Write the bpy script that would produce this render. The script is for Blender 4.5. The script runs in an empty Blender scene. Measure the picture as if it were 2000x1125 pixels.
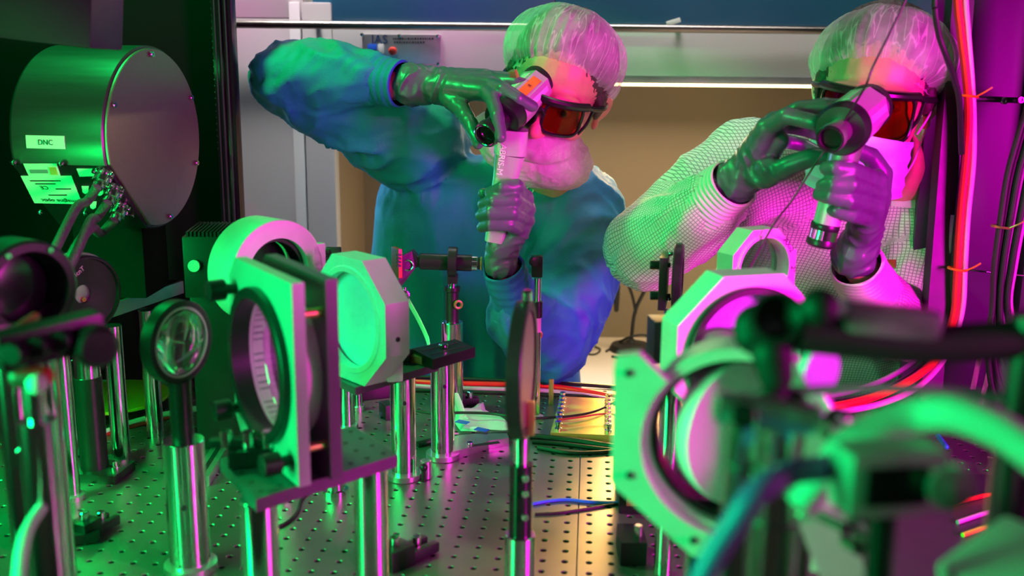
import bpy, bmesh, math, random
import numpy as np
from mathutils import Vector, Matrix
random.seed(7)
PI = math.pi
SC = bpy.context.scene
COL = SC.collection

# ------------------------------------------------------------------ camera
F = 1944.0
PITCH, ROLL = math.radians(12.0), math.radians(0.6)
CAM = Vector((0, 0, 1.45))
FW = Vector((0, math.cos(PITCH), -math.sin(PITCH)))
_r, _u = Vector((1, 0, 0)), Vector((0, math.sin(PITCH), math.cos(PITCH)))
RT = _r * math.cos(ROLL) + _u * math.sin(ROLL)
UP = _u * math.cos(ROLL) - _r * math.sin(ROLL)
cd = bpy.data.cameras.new('camera')
cam = bpy.data.objects.new('camera', cd)
COL.objects.link(cam)
cd.sensor_width = 36.0
cd.lens = 35.0
cam.matrix_world = Matrix((
    (RT.x, UP.x, -FW.x, CAM.x), (RT.y, UP.y, -FW.y, CAM.y),
    (RT.z, UP.z, -FW.z, CAM.z), (0, 0, 0, 1)))
cd.dof.use_dof = True
cd.dof.focus_distance = 1.52
cd.dof.aperture_fstop = 4.0
cd.clip_start = 0.02
SC.camera = cam
SC.view_settings.view_transform = 'Standard'
SC.view_settings.look = 'None'
SC.view_settings.gamma = 1.0
SC.view_settings.exposure = 0.0
SC.view_settings.use_curve_mapping = False

w = bpy.data.worlds.new('world')
SC.world = w
w.use_nodes = True
w.node_tree.nodes['Background'].inputs[0].default_value = (0.55, 0.5, 0.6, 1)
w.node_tree.nodes['Background'].inputs[1].default_value = 0.015

def ray(px, py):
    return RT * ((px - 1000) / F) + UP * ((562.5 - py) / F) + FW
def P(px, py, Y):
    d = ray(px, py)
    return CAM + d * (Y / d.y)
def Z(px, py, z):
    d = ray(px, py)
    return CAM + d * ((z - CAM.z) / d.z)
def S(px, py, Y):                       # metres per photograph pixel there
    return Y / ray(px, py).y / F

def area(name, loc, target, size, power, color, sy=None, spread=None):
    l = bpy.data.lights.new(name, 'AREA')
    l.energy = power
    l.color = color
    l.shape = 'RECTANGLE'
    l.size = size
    l.size_y = sy or size
    if spread:
        l.spread = spread
    o = bpy.data.objects.new(name, l)
    COL.objects.link(o)
    o.location = loc
    o.rotation_euler = (Vector(target) - Vector(loc)).to_track_quat('-Z', 'Y').to_euler()
    return o
def spot(name, loc, target, power, color, cone, blend, radius):
    l = bpy.data.lights.new(name, 'SPOT')
    l.energy, l.color, l.spot_size, l.spot_blend, l.shadow_soft_size = power, color, math.radians(cone), blend, radius
    o = bpy.data.objects.new(name, l)
    COL.objects.link(o)
    o.location = loc
    o.rotation_euler = (Vector(target) - Vector(loc)).to_track_quat('-Z', 'Y').to_euler()
    return o
spot('green_downlight', (-0.72, 1.40, 2.10), (-0.496, 1.588, 1.14), 52, (0.0, 1.0, 0.15), 101, 0.08, 0.05)
area('green_light', (-0.92, 0.28, 1.30), (0.30, 0.72, 1.05), 0.32, 9, (0.0, 1.0, 0.20), 0.50, math.radians(88))
spot('green_spot', (-0.72, 0.62, 1.16), (-0.60, 1.32, 1.29), 5.5, (0.0, 1.0, 0.16), 42, 0.4, 0.05)
area('green_table_light', (-0.88, 0.72, 1.50), (-0.50, 1.20, 0.95), 0.22, 2.4, (0.0, 1.0, 0.14), 0.30, math.radians(80))  # extra unseen lamp, added to brighten the left of the table green
area('green_shelf_light', (-0.80, 0.98, 1.24), (-0.52, 1.45, 0.95), 0.12, 2.2, (0.0, 1.0, 0.12), 0.12, math.radians(100))  # added low green fill for the lime disc and the panel under the shelf
spot('cyan_spot', (-0.90, 0.62, 1.52), (-0.17, 1.20, 1.14), 7.0, (0.0, 0.62, 1.0), 17, 0.5, 0.04)  # invented narrow spot that tints the frosted octagon and gown cyan
area('magenta_light', (1.05, 0.35, 1.36), (0.15, 1.40, 1.22), 0.28, 13, (1.0, 0.0, 0.65), 0.36, math.radians(95))
area('ceiling_light', (-0.1, 2.10, 2.5), (0.0, 2.28, 1.0), 2.2, 9, (1.0, 0.93, 0.90), 0.12, math.radians(70))
spot('magenta_spot', (0.62, 0.30, 1.75), (0.03, 1.55, 1.28), 26, (1.0, 0.0, 0.42), 22, 0.12, 0.05)
area('left_wall_light', (-0.50, 1.98, 2.4), (-0.46, 2.2, 1.25), 0.3, 2.2, (1.0, 0.95, 0.95), 0.1, math.radians(60))  # extra neutral fill, put in to lift the left wall panel
area('rear_ceiling_light', (0.0, -0.5, 2.7), (0.0, -0.2, 0.9), 1.2, 0.6, (0.95, 0.93, 1.0), 0.6)  # added dim neutral fill behind the camera, outside the view
area('blue_light', (-0.72, 2.12, 1.30), (-0.10, 1.80, 1.25), 0.12, 0.5, (0.15, 0.55, 1.0), 0.35, math.radians(70))
# ------------------------------------------------------------------ materials
def mat(name, col, rough=0.5, metal=0.0, **k):
    m = bpy.data.materials.new(name)
    m.use_nodes = True
    nt = m.node_tree
    b = nt.nodes['Principled BSDF']
    b.inputs['Base Color'].default_value = (*col, 1)
    b.inputs['Roughness'].default_value = rough
    b.inputs['Metallic'].default_value = metal
    for key, v in k.items():
        if key in ('noise', 'bump', 'brush', 'vary'):
            continue
        b.inputs[key].default_value = v
    vary, bump, sc = k.get('vary', 0.0), k.get('bump', 0.0), k.get('noise', 40.0)
    tc = nt.nodes.new('ShaderNodeTexCoord')
    mp = nt.nodes.new('ShaderNodeMapping')
    nt.links.new(tc.outputs['Object'], mp.inputs[0])
    mp.inputs['Scale'].default_value = k.get('brush', (1, 1, 1))
    n = nt.nodes.new('ShaderNodeTexNoise')
    n.inputs['Scale'].default_value = sc
    n.inputs['Detail'].default_value = 4
    nt.links.new(mp.outputs[0], n.inputs['Vector'])
    if vary:
        mr = nt.nodes.new('ShaderNodeMapRange')
        mr.inputs[1].default_value, mr.inputs[2].default_value = 0.3, 0.7
        mr.inputs[3].default_value, mr.inputs[4].default_value = 1 - vary, 1 + vary
        nt.links.new(n.outputs[0], mr.inputs[0])
        mx = nt.nodes.new('ShaderNodeVectorMath')
        mx.operation = 'SCALE'
        mx.inputs[0].default_value = col
        nt.links.new(mr.outputs[0], mx.inputs['Scale'])
        nt.links.new(mx.outputs[0], b.inputs['Base Color'])
    if bump:
        bp = nt.nodes.new('ShaderNodeBump')
        bp.inputs['Strength'].default_value = bump
        bp.inputs['Distance'].default_value = 0.002
        nt.links.new(n.outputs[0], bp.inputs['Height'])
        nt.links.new(bp.outputs[0], b.inputs['Normal'])
    # roughness breakup
    mr2 = nt.nodes.new('ShaderNodeMapRange')
    mr2.inputs[3].default_value = max(0.02, rough * 0.85)
    mr2.inputs[4].default_value = min(1.0, rough * 1.15)
    nt.links.new(n.outputs[0], mr2.inputs[0])
    nt.links.new(mr2.outputs[0], b.inputs['Roughness'])
    return m

M = {}
M['wall'] = mat('wall_paint', (0.52, 0.49, 0.485), 0.45, vary=0.03, noise=3)
M['wall_warm'] = mat('wall_recess', (0.27, 0.205, 0.135), 0.5, vary=0.05, noise=4)
M['blue_panel'] = mat('blue_glass_panel', (0.03, 0.12, 0.22), 0.25, vary=0.08, noise=3)
M['counter'] = mat('counter', (0.62, 0.52, 0.43), 0.35, vary=0.05, noise=6)
M['floor'] = mat('floor_vinyl', (0.12, 0.12, 0.13), 0.5, vary=0.1, noise=8)
M['ceil'] = mat('ceiling_tile', (0.25, 0.25, 0.26), 0.7, vary=0.03)
M['steel'] = mat('table_steel', (0.22, 0.205, 0.205), 0.34, 0.7, vary=0.10, noise=14, bump=0.08)
M['hole'] = mat('hole_dark', (0.01, 0.01, 0.01), 0.6)
M['chrome'] = mat('polished_steel', (0.78, 0.77, 0.78), 0.13, 1.0, brush=(60, 60, 0.6), noise=6)
M['rail'] = mat('satin_rail', (0.26, 0.235, 0.215), 0.30, 1.0)
M['brushed'] = mat('brushed_aluminium', (0.62, 0.61, 0.63), 0.33, 0.9, vary=0.05)
M['alu'] = mat('milled_aluminium', (0.66, 0.66, 0.68), 0.42, 0.35, vary=0.04)
M['black'] = mat('black_anodised', (0.012, 0.012, 0.014), 0.36, 0.0, vary=0.1)
M['blackgloss'] = mat('black_gloss', (0.008, 0.008, 0.010), 0.18, 0.0)
M['blackmatte'] = mat('black_board', (0.004, 0.004, 0.005), 0.8, vary=0.15, noise=3)
M['blackmatte'].node_tree.nodes['Principled BSDF'].inputs['Specular IOR Level'].default_value = 0.1
M['rubber'] = mat('black_rubber', (0.012, 0.012, 0.014), 0.45)
M['grayplate'] = mat('dark_grey_anodised', (0.09, 0.085, 0.10), 0.4, 0.3, vary=0.08)
M['darkmetal'] = mat('dark_satin_metal', (0.10, 0.10, 0.11), 0.30, 0.75, vary=0.05, brush=(1, 1, 30), noise=8)
M['white'] = mat('white_plastic', (0.75, 0.75, 0.73), 0.4)
M['label'] = mat('paper_label', (0.72, 0.74, 0.72), 0.5)
M['ink'] = mat('black_ink', (0.015, 0.015, 0.02), 0.5)
M['orange'] = mat('orange_plastic', (0.95, 0.20, 0.01), 0.4)
M['red'] = mat('red_cable', (0.75, 0.02, 0.02), 0.35)
M['redbox'] = mat('red_part', (0.55, 0.04, 0.03), 0.4)
M['lime'] = mat('yellow_disc', (0.55, 0.75, 0.03), 0.4, vary=0.05)
M['gold'] = mat('gold_plate', (0.95, 0.60, 0.14), 0.34, 0.35, vary=0.12, noise=30)  # warm bench reflection painted in as a gold base colour
M['brass'] = mat('brass', (0.85, 0.55, 0.2), 0.3, 0.9)
M['diskgrey'] = mat('grey_coated_disk', (0.36, 0.29, 0.25), 0.38, 0.9, vary=0.04, noise=200)
M['frost'] = mat('frosted_mirror', (0.52, 0.68, 0.84), 0.40, 0.2, vary=0.03)
M['cable_white'] = mat('white_cable', (0.7, 0.7, 0.72), 0.4)
M['cable_grey'] = mat('grey_cable', (0.25, 0.24, 0.28), 0.4)
M['cable_mag'] = mat('pink_cable', (0.55, 0.35, 0.5), 0.35)
M['rack'] = mat('rack_panel', (0.05, 0.035, 0.075), 0.45, 0.2, vary=0.06, noise=4)
M['rackdark'] = mat('rack_dark', (0.035, 0.03, 0.045), 0.45, 0.2)
M['cream'] = mat('cream_post', (0.5, 0.47, 0.4), 0.5)
M['mirror_white'] = mat('coated_mirror', (0.74, 0.66, 0.74), 0.35, 0.15, vary=0.02)
M['midgrey'] = mat('grey_anodised', (0.44, 0.44, 0.46), 0.42, 0.2, vary=0.05)
M['softblack'] = mat('matte_black_plastic', (0.010, 0.010, 0.012), 0.6)
M['braid'] = mat('braided_sleeve', (0.07, 0.07, 0.075), 0.4, noise=400, bump=0.8)
M['purple'] = mat('purple_hose', (0.28, 0.13, 0.55), 0.4)
M['glass'] = mat('clear_glass', (0.95, 1.0, 0.98), 0.02, 0.0)
for _k, _v in (('Transmission Weight', 1.0), ('IOR', 1.5)):
    M['glass'].node_tree.nodes['Principled BSDF'].inputs[_k].default_value = _v
M['blue'] = mat('blue_plastic', (0.02, 0.12, 0.7), 0.4)
M['navy'] = mat('navy_print', (0.01, 0.03, 0.12), 0.5)
M['glove'] = mat('nitrile_glove', (0.085, 0.10, 0.13), 0.36, 0.0, vary=0.05, noise=60, bump=0.35)
M['skin'] = mat('skin', (0.60, 0.27, 0.20), 0.48, 0.0, vary=0.06, noise=90, bump=0.15)
M['skin'].node_tree.nodes['Principled BSDF'].inputs['Subsurface Weight'].default_value = 0.12
M['skin'].node_tree.nodes['Principled BSDF'].inputs['Subsurface Scale'].default_value = 0.008
M['hair'] = mat('hair', (0.05, 0.035, 0.028), 0.6, vary=0.3, noise=200, bump=0.6)
M['eye'] = mat('eye_white', (0.7, 0.68, 0.65), 0.2)
M['frame'] = mat('glasses_frame', (0.012, 0.011, 0.012), 0.25)
M['shoe'] = mat('shoe', (0.3, 0.3, 0.32), 0.6)
M['mask'] = mat('surgical_mask', (0.45, 0.55, 0.85), 0.7, vary=0.04, brush=(1, 1, 30), noise=10, bump=0.4)
M['plastic_grey'] = mat('viewer_grey', (0.42, 0.41, 0.43), 0.34, 0.1, vary=0.03)
M['emit_warm'] = mat('lamp_tube', (1, 0.8, 0.4), 0.5)
b = M['emit_warm'].node_tree.nodes['Principled BSDF']
b.inputs['Emission Color'].default_value = (1.0, 0.72, 0.30, 1)
b.inputs['Emission Strength'].default_value = 7.0

def glassy(name, tint, alpha, rough=0.05):
    m = bpy.data.materials.new(name)
    m.use_nodes = True
    nt = m.node_tree
    nt.nodes.remove(nt.nodes['Principled BSDF'])
    out = nt.nodes['Material Output']
    tr = nt.nodes.new('ShaderNodeBsdfTransparent')
    tr.inputs[0].default_value = (*tint, 1)
    gl = nt.nodes.new('ShaderNodeBsdfGlossy')
    gl.inputs['Roughness'].default_value = rough
    gl.inputs[0].default_value = (0.5, 0.5, 0.5, 1)
    mx = nt.nodes.new('ShaderNodeMixShader')
    mx.inputs[0].default_value = alpha
    nt.links.new(tr.outputs[0], mx.inputs[1])
    nt.links.new(gl.outputs[0], mx.inputs[2])
    nt.links.new(mx.outputs[0], out.inputs[0])
    return m
M['lens'] = glassy('lens_glass', (0.75, 0.85, 0.82), 0.25, 0.03)
M['shade'] = glassy('dark_lens', (0.60, 0.09, 0.12), 0.03, 0.08)
def gauze(name, col, trans=0.22, sc=28, lines=55, fab=False):
    m = bpy.data.materials.new(name)
    m.use_nodes = True
    nt = m.node_tree
    nt.nodes.remove(nt.nodes['Principled BSDF'])
    out = nt.nodes['Material Output']
    d = nt.nodes.new('ShaderNodeBsdfDiffuse'); d.inputs[0].default_value = (*col, 1)
    t = nt.nodes.new('ShaderNodeBsdfTranslucent'); t.inputs[0].default_value = (*col, 1)
    tr = nt.nodes.new('ShaderNodeBsdfTransparent')
    m1 = nt.nodes.new('ShaderNodeMixShader'); m1.inputs[0].default_value = 0.25
    nt.links.new(d.outputs[0], m1.inputs[1]); nt.links.new(t.outputs[0], m1.inputs[2])
    m2 = nt.nodes.new('ShaderNodeMixShader')
    n = nt.nodes.new('ShaderNodeTexNoise'); n.inputs['Scale'].default_value = sc
    n.inputs['Detail'].default_value = 6
    tc = nt.nodes.new('ShaderNodeTexCoord')
    nt.links.new(tc.outputs['Object'], n.inputs['Vector'])
    mr = nt.nodes.new('ShaderNodeMapRange')
    mr.inputs[1].default_value, mr.inputs[2].default_value = 0.35, 0.65
    mr.inputs[3].default_value, mr.inputs[4].default_value = trans * 1.25, trans * 0.75
    nt.links.new(n.outputs[0], mr.inputs[0])
    vn = nt.nodes.new('ShaderNodeTexNoise'); vn.inputs['Scale'].default_value = lines
    vn.inputs['Detail'].default_value = 1.5; vn.inputs['Distortion'].default_value = 0.8
    if fab:
        at = nt.nodes.new('ShaderNodeAttribute'); at.attribute_name = 'fab'
        nt.links.new(at.outputs['Vector'], vn.inputs['Vector'])
        vn.inputs['Distortion'].default_value = 0.25
    else:
        nt.links.new(tc.outputs['Object'], vn.inputs['Vector'])
    sb = nt.nodes.new('ShaderNodeMath'); sb.operation = 'SUBTRACT'; sb.inputs[1].default_value = 0.5
    ab = nt.nodes.new('ShaderNodeMath'); ab.operation = 'ABSOLUTE'
    nt.links.new(vn.outputs[0], sb.inputs[0]); nt.links.new(sb.outputs[0], ab.inputs[0])
    ml = nt.nodes.new('ShaderNodeMapRange')
    ml.inputs[1].default_value, ml.inputs[2].default_value = 0.004, 0.03
    ml.inputs[3].default_value, ml.inputs[4].default_value = 0.35, 1.0
    nt.links.new(ab.outputs[0], ml.inputs[0])
    mm = nt.nodes.new('ShaderNodeMath'); mm.operation = 'MULTIPLY'
    nt.links.new(mr.outputs[0], mm.inputs[0]); nt.links.new(ml.outputs[0], mm.inputs[1])
    nt.links.new(mm.outputs[0], m2.inputs[0])
    nt.links.new(m1.outputs[0], m2.inputs[1]); nt.links.new(tr.outputs[0], m2.inputs[2])
    bp = nt.nodes.new('ShaderNodeBump'); bp.inputs['Strength'].default_value = 0.15
    bp.inputs['Distance'].default_value = 0.003
    nt.links.new(n.outputs[0], bp.inputs['Height'])
    nt.links.new(bp.outputs[0], d.inputs['Normal'])
    nt.links.new(m2.outputs[0], out.inputs[0])
    return m
M['cap'] = gauze('bouffant_gauze', (0.70, 0.70, 0.70), 0.56, 28, 9, True)
M['beard'] = gauze('beard_cover_gauze', (0.70, 0.70, 0.70), 0.22)
M['paper'] = gauze('wrapper', (0.78, 0.80, 0.86), 0.05)

# ------------------------------------------------------------------ objects
def basis(axis, up=(0, 0, 1)):
    """rotation matrix whose Z column is axis and whose Y leans towards up"""
    z = Vector(axis).normalized()
    u = Vector(up)
    if abs(z.dot(u.normalized())) > 0.98:
        u = Vector((0, 1, 0))
    x = u.cross(z).normalized()
    y = z.cross(x)
    return Matrix((x, y, z)).transposed()
def TM(loc, R=None):
    m = (R or Matrix.Identity(3)).to_4x4()
    m.translation = Vector(loc)
    return m
def Rz(a): return Matrix.Rotation(a, 3, 'Z')
def Rx(a): return Matrix.Rotation(a, 3, 'X')
def Ry(a): return Matrix.Rotation(a, 3, 'Y')

class MB:
    def __init__(s):
        s.v, s.f = [], []
    def add(s, vs, fs, T=None):
        n = len(s.v)
        for p in vs:
            p = Vector(p)
            s.v.append(tuple(T @ p) if T is not None else tuple(p))
        for f in fs:
            s.f.append(tuple(i + n for i in f))
        return s
    def box(s, c, size, R=None, bev=0.0):
        hx, hy, hz = [a / 2 for a in size]
        b = min(bev, hx * .9, hy * .9, hz * .9)
        if b <= 0:
            vs = [(x, y, z) for x in (-hx, hx) for y in (-hy, hy) for z in (-hz, hz)]
            fs = [(0, 1, 3, 2), (4, 6, 7, 5), (0, 4, 5, 1), (2, 3, 7, 6), (0, 2, 6, 4), (1, 5, 7, 3)]
            return s.add(vs, fs, TM(c, R))
        bm = bmesh.new()
        bmesh.ops.create_cube(bm, size=1)
        for v in bm.verts:
            v.co = Vector((v.co.x * size[0], v.co.y * size[1], v.co.z * size[2]))
        bmesh.ops.bevel(bm, geom=bm.edges[:], offset=b, segments=2, affect='EDGES', profile=0.7)
        s.add([v.co.copy() for v in bm.verts], [tuple(v.index for v in f.verts) for f in bm.faces], TM(c, R)) if not bm.verts.index_update() else 0
        bm.free()
        return s
    def lathe(s, prof, o, axis=(0, 0, 1), n=40, closed=False):
        """prof: (r, h) pairs along axis from o"""
        R = basis(axis)
        vs, fs = [], []
        for (r, h) in prof:
            for i in range(n):
                a = 2 * PI * i / n
                vs.append((r * math.cos(a), r * math.sin(a), h))
        m = len(prof)
        for j in range(m - 1 + (1 if closed else 0)):
            for i in range(n):
                a, b_ = j * n + i, j * n + (i + 1) % n
                k = (j + 1) % m
                fs.append((a, b_, k * n + (i + 1) % n, k * n + i))
        if not closed:
            if prof[0][0] > 1e-6:
                fs.append(tuple(reversed(range(n))))
            if prof[-1][0] > 1e-6:
                fs.append(tuple((m - 1) * n + i for i in range(n)))
        return s.add(vs, fs, TM(o, R))
    def cyl(s, p0, p1, r0, r1=None, n=32, ch=0.0):
        p0, p1 = Vector(p0), Vector(p1)
        r1 = r0 if r1 is None else r1
        L = (p1 - p0).length
        if ch:
            pr = [(r0 - ch, 0), (r0, ch), (r1, L - ch), (r1 - ch, L)]
        else:
            pr = [(r0, 0), (r1, L)]
        return s.lathe(pr, p0, p1 - p0, n)
    def ring(s, c, axis, ro, ri, w, n=56, ch=0.001):
        """flat ring of width w centred on c"""
        h = w / 2
        return s.lathe([(ri, -h), (ro - ch, -h), (ro, -h + ch), (ro, h - ch), (ro - ch, h), (ri, h)], c, axis, n, True)
    def torus(s, c, axis, R_, r, n=48, m=10):
        return s.lathe([(R_ + r * math.cos(2 * PI * i / m), r * math.sin(2 * PI * i / m)) for i in range(m)], c, axis, n, True)
    def sphere(s, c, r, R=None, n=20, m=12):
        r = (r, r, r) if not hasattr(r, '__len__') else r
        vs, fs = [(0, 0, -r[2])], []
        for j in range(1, m):
            ph = -PI / 2 + PI * j / m
            for i in range(n):
                a = 2 * PI * i / n
                vs.append((r[0] * math.cos(ph) * math.cos(a), r[1] * math.cos(ph) * math.sin(a), r[2] * math.sin(ph)))
        vs.append((0, 0, r[2]))
        for i in range(n):
            fs.append((0, 1 + (i + 1) % n, 1 + i))
            fs.append((len(vs) - 1, len(vs) - 1 - n + i, len(vs) - 1 - n + (i + 1) % n))
        for j in range(m - 2):
            for i in range(n):
                a = 1 + j * n
                fs.append((a + i, a + (i + 1) % n, a + n + (i + 1) % n, a + n + i))
        return s.add(vs, fs, TM(c, R))
    def cap(s, p0, p1, r0, r1, n=18):
        p0, p1 = Vector(p0), Vector(p1)
        L = max((p1 - p0).length, 1e-5)
        pr = [(max(1e-6, r0 * math.cos(a)), r0 * math.sin(a)) for a in [-PI / 2 + PI / 2 * i / 5 for i in range(6)]]
        pr += [(max(1e-6, r1 * math.cos(a)), L + r1 * math.sin(a)) for a in [PI / 2 * i / 5 for i in range(6)]]
        return s.lathe(pr, p0, p1 - p0, n)
    def chain(s, pts, rs, n=16):
        for i in range(len(pts) - 1):
            s.cap(pts[i], pts[i + 1], rs[i], rs[i + 1], n)
        return s
    def tube(s, pts, r, n=10, sub=6, flat=1.0):
        """smooth tube through pts (Catmull-Rom); flat<1 makes a ribbon"""
        pts = [Vector(p) for p in pts]
        q = []
        if len(pts) > 2 and sub > 1:
            ext = [pts[0] * 2 - pts[1]] + pts + [pts[-1] * 2 - pts[-2]]
            for i in range(1, len(ext) - 2):
                a, b_, c, d = ext[i - 1:i + 3]
                for k in range(sub):
                    t = k / sub
                    q.append(0.5 * ((2 * b_) + (c - a) * t + (2 * a - 5 * b_ + 4 * c - d) * t * t + (3 * b_ - a - 3 * c + d) * t ** 3))
            q.append(pts[-1])
        else:
            q = pts
        vs, fs = [], []
        x = None
        for i, p in enumerate(q):
            tg = (q[min(i + 1, len(q) - 1)] - q[max(i - 1, 0)]).normalized()
            if x is None:
                x = tg.orthogonal().normalized() if flat == 1 else tg.cross(Vector((0, 0.3, 1))).normalized()
            x = (x - tg * x.dot(tg)).normalized()
            y = tg.cross(x)
            for k in range(n):
                a = 2 * PI * k / n
                vs.append(p + x * (r * math.cos(a)) + y * (r * flat * math.sin(a)))
        for i in range(len(q) - 1):
            for k in range(n):
                fs.append((i * n + k, i * n + (k + 1) % n, (i + 1) * n + (k + 1) % n, (i + 1) * n + k))
        fs.append(tuple(reversed(range(n))))
        fs.append(tuple((len(q) - 1) * n + k for k in range(n)))
        return s.add(vs, fs)
    def plate(s, poly, th, T, hole=None, hc=(0, 0), n=64):
        """convex polygon (x, y) of thickness th (z from -th/2), optional round hole"""
        h = th / 2
        if hole is None:
            m = len(poly)
            vs = [(x, y, -h) for x, y in poly] + [(x, y, h) for x, y in poly]
            fs = [tuple(reversed(range(m))), tuple(range(m, 2 * m))]
            fs += [(i, (i + 1) % m, m + (i + 1) % m, m + i) for i in range(m)]
            return s.add(vs, fs, T)
        angs = sorted(set([round((2 * PI * i / n) % (2 * PI), 6) for i in range(n)] +
                          [round(math.atan2(y - hc[1], x - hc[0]) % (2 * PI), 6) for x, y in poly]))
        out = []
        for a in angs:
            dx, dy = math.cos(a), math.sin(a)
            best = None
            for i in range(len(poly)):
                x0, y0 = poly[i][0] - hc[0], poly[i][1] - hc[1]
                x1, y1 = poly[(i + 1) % len(poly)][0] - hc[0], poly[(i + 1) % len(poly)][1] - hc[1]
                ex, ey = x1 - x0, y1 - y0
                den = dx * ey - dy * ex
                if abs(den) < 1e-12:
                    continue
                t = (x0 * ey - y0 * ex) / den
                q = (x0 * dy - y0 * dx) / den
                if t > 0 and -1e-4 <= q <= 1.0001 and (best is None or t < best):
                    best = t
            out.append((hc[0] + dx * (best or hole), hc[1] + dy * (best or hole)))
        m = len(angs)
        vs = [(x, y, -h) for x, y in out] + [(x, y, h) for x, y in out]
        vs += [(hc[0] + hole * math.cos(a), hc[1] + hole * math.sin(a), -h) for a in angs]
        vs += [(hc[0] + hole * math.cos(a), hc[1] + hole * math.sin(a), h) for a in angs]
        fs = []
        for i in range(m):
            j = (i + 1) % m
            fs += [(i, j, m + j, m + i), (m + i, m + j, 3 * m + j, 3 * m + i),
                   (3 * m + i, 3 * m + j, 2 * m + j, 2 * m + i), (2 * m + i, 2 * m + j, j, i)]
        return s.add(vs, fs, T)
    def build(s, name, m, parent=None, smooth=True, ang=35):
        me = bpy.data.meshes.new(name)
        off = ORG.get(parent.name, Vector((0, 0, 0))) if parent else Vector((0, 0, 0))
        me.from_pydata([(x - off.x, y - off.y, z - off.z) for x, y, z in s.v], [], s.f)
        me.validate()
        bm = bmesh.new(); bm.from_mesh(me)
        bmesh.ops.recalc_face_normals(bm, faces=bm.faces[:])
        bm.to_mesh(me); bm.free()
        if smooth:
            me.shade_smooth()
            me.set_sharp_from_angle(angle=math.radians(ang))
        me.materials.append(m)
        o = bpy.data.objects.new(name, me)
        COL.objects.link(o)
        if parent:
            o.parent = parent
        ORG[o.name] = off
        return o

ORG = {}
def surf(o, px, py, lift=.001):
    """point and normal where the photograph's pixel meets object o"""
    from mathutils.bvhtree import BVHTree
    off = ORG[o.name]
    me = o.data
    tr = BVHTree.FromPolygons([v.co + off for v in me.vertices], [tuple(p.vertices) for p in me.polygons])
    h, n, i, dd = tr.ray_cast(CAM, ray(px, py).normalized())
    if h is None:
        return None, None
    if n.dot(ray(px, py)) > 0:
        n = -n
    return h + n * lift, n
def thing(name, label, cat, loc, group=None):
    o = bpy.data.objects.new(name, None)
    o.empty_display_size = 0.02
    COL.objects.link(o)
    o.location = Vector(loc)
    ORG[o.name] = Vector(loc)
    return tag(o, label, cat, group)
def tag(o, label, cat, group=None):
    o['label'] = label
    o['category'] = cat
    if group:
        o['group'] = group
    return o
def single(mb, name, m, label, cat, group=None, **k):
    """a thing that is one mesh, its origin moved to its base"""
    o = mb.build(name, m, None, **k)
    recenter(o)
    return tag(o, label, cat, group)
def recenter(o):
    co = np.array([v.co[:] for v in o.data.vertices])
    c = Vector(((co[:, 0].min() + co[:, 0].max()) / 2, (co[:, 1].min() + co[:, 1].max()) / 2, co[:, 2].min()))
    o.data.transform(Matrix.Translation(-c))
    o.location = c
    ORG[o.name] = c
def struct(o):
    o['kind'] = 'structure'
    return o
def text(body, size, T, m, parent, name='lettering', ext=0.0002):
    cu = bpy.data.curves.new(name, 'FONT')
    cu.body = body
    cu.size = size
    cu.extrude = ext
    cu.align_x = 'CENTER'
    cu.align_y = 'CENTER'
    cu.resolution_u = 3
    t = bpy.data.objects.new(name + '_tmp', cu)
    COL.objects.link(t)
    bpy.context.view_layer.update()
    me = bpy.data.meshes.new_from_object(t.evaluated_get(bpy.context.evaluated_depsgraph_get()))
    bpy.data.objects.remove(t)
    off = ORG.get(parent.name, Vector((0, 0, 0))) if parent else Vector((0, 0, 0))
    me.transform(Matrix.Translation(-off) @ T)
    me.materials.clear(); me.materials.append(m)
    o = bpy.data.objects.new(name, me)
    COL.objects.link(o)
    o.parent = parent
    ORG[o.name] = off
    return o

# ------------------------------------------------------------------ noise
def _h(i, j, k):
    n = (i * 374761393 + j * 668265263 + k * 2147483647 + 1013904223) & 0xffffffff
    n = ((n ^ (n >> 13)) * 1274126177) & 0xffffffff
    return ((n ^ (n >> 16)) & 0xffff) / 32767.5 - 1.0
def noise3(p):
    p = np.asarray(p, float)
    i = np.floor(p).astype(np.int64)
    f = p - i
    u = f * f * (3 - 2 * f)
    r = 0
    for a in (0, 1):
        for b_ in (0, 1):
            for c in (0, 1):
                wgt = (u[:, 0] if a else 1 - u[:, 0]) * (u[:, 1] if b_ else 1 - u[:, 1]) * (u[:, 2] if c else 1 - u[:, 2])
                r = r + wgt * _h(i[:, 0] + a, i[:, 1] + b_, i[:, 2] + c)
    return r
def ridge(p):
    return 1 - 2 * np.abs(noise3(p)) ** 0.8

def seg_coords(v, a, b_):
    a, b_ = np.array(a), np.array(b_)
    d = b_ - a
    L = np.linalg.norm(d)
    d = d / L
    s_ = (v - a) @ d
    sc = np.clip(s_, 0, L)
    near = a + sc[:, None] * d
    q = v - near
    dist = np.linalg.norm(q, axis=1)
    R = np.array(basis(Vector(d)))
    ang = np.arctan2(q @ R[:, 1], q @ R[:, 0])
    return s_, dist, ang, L

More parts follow.
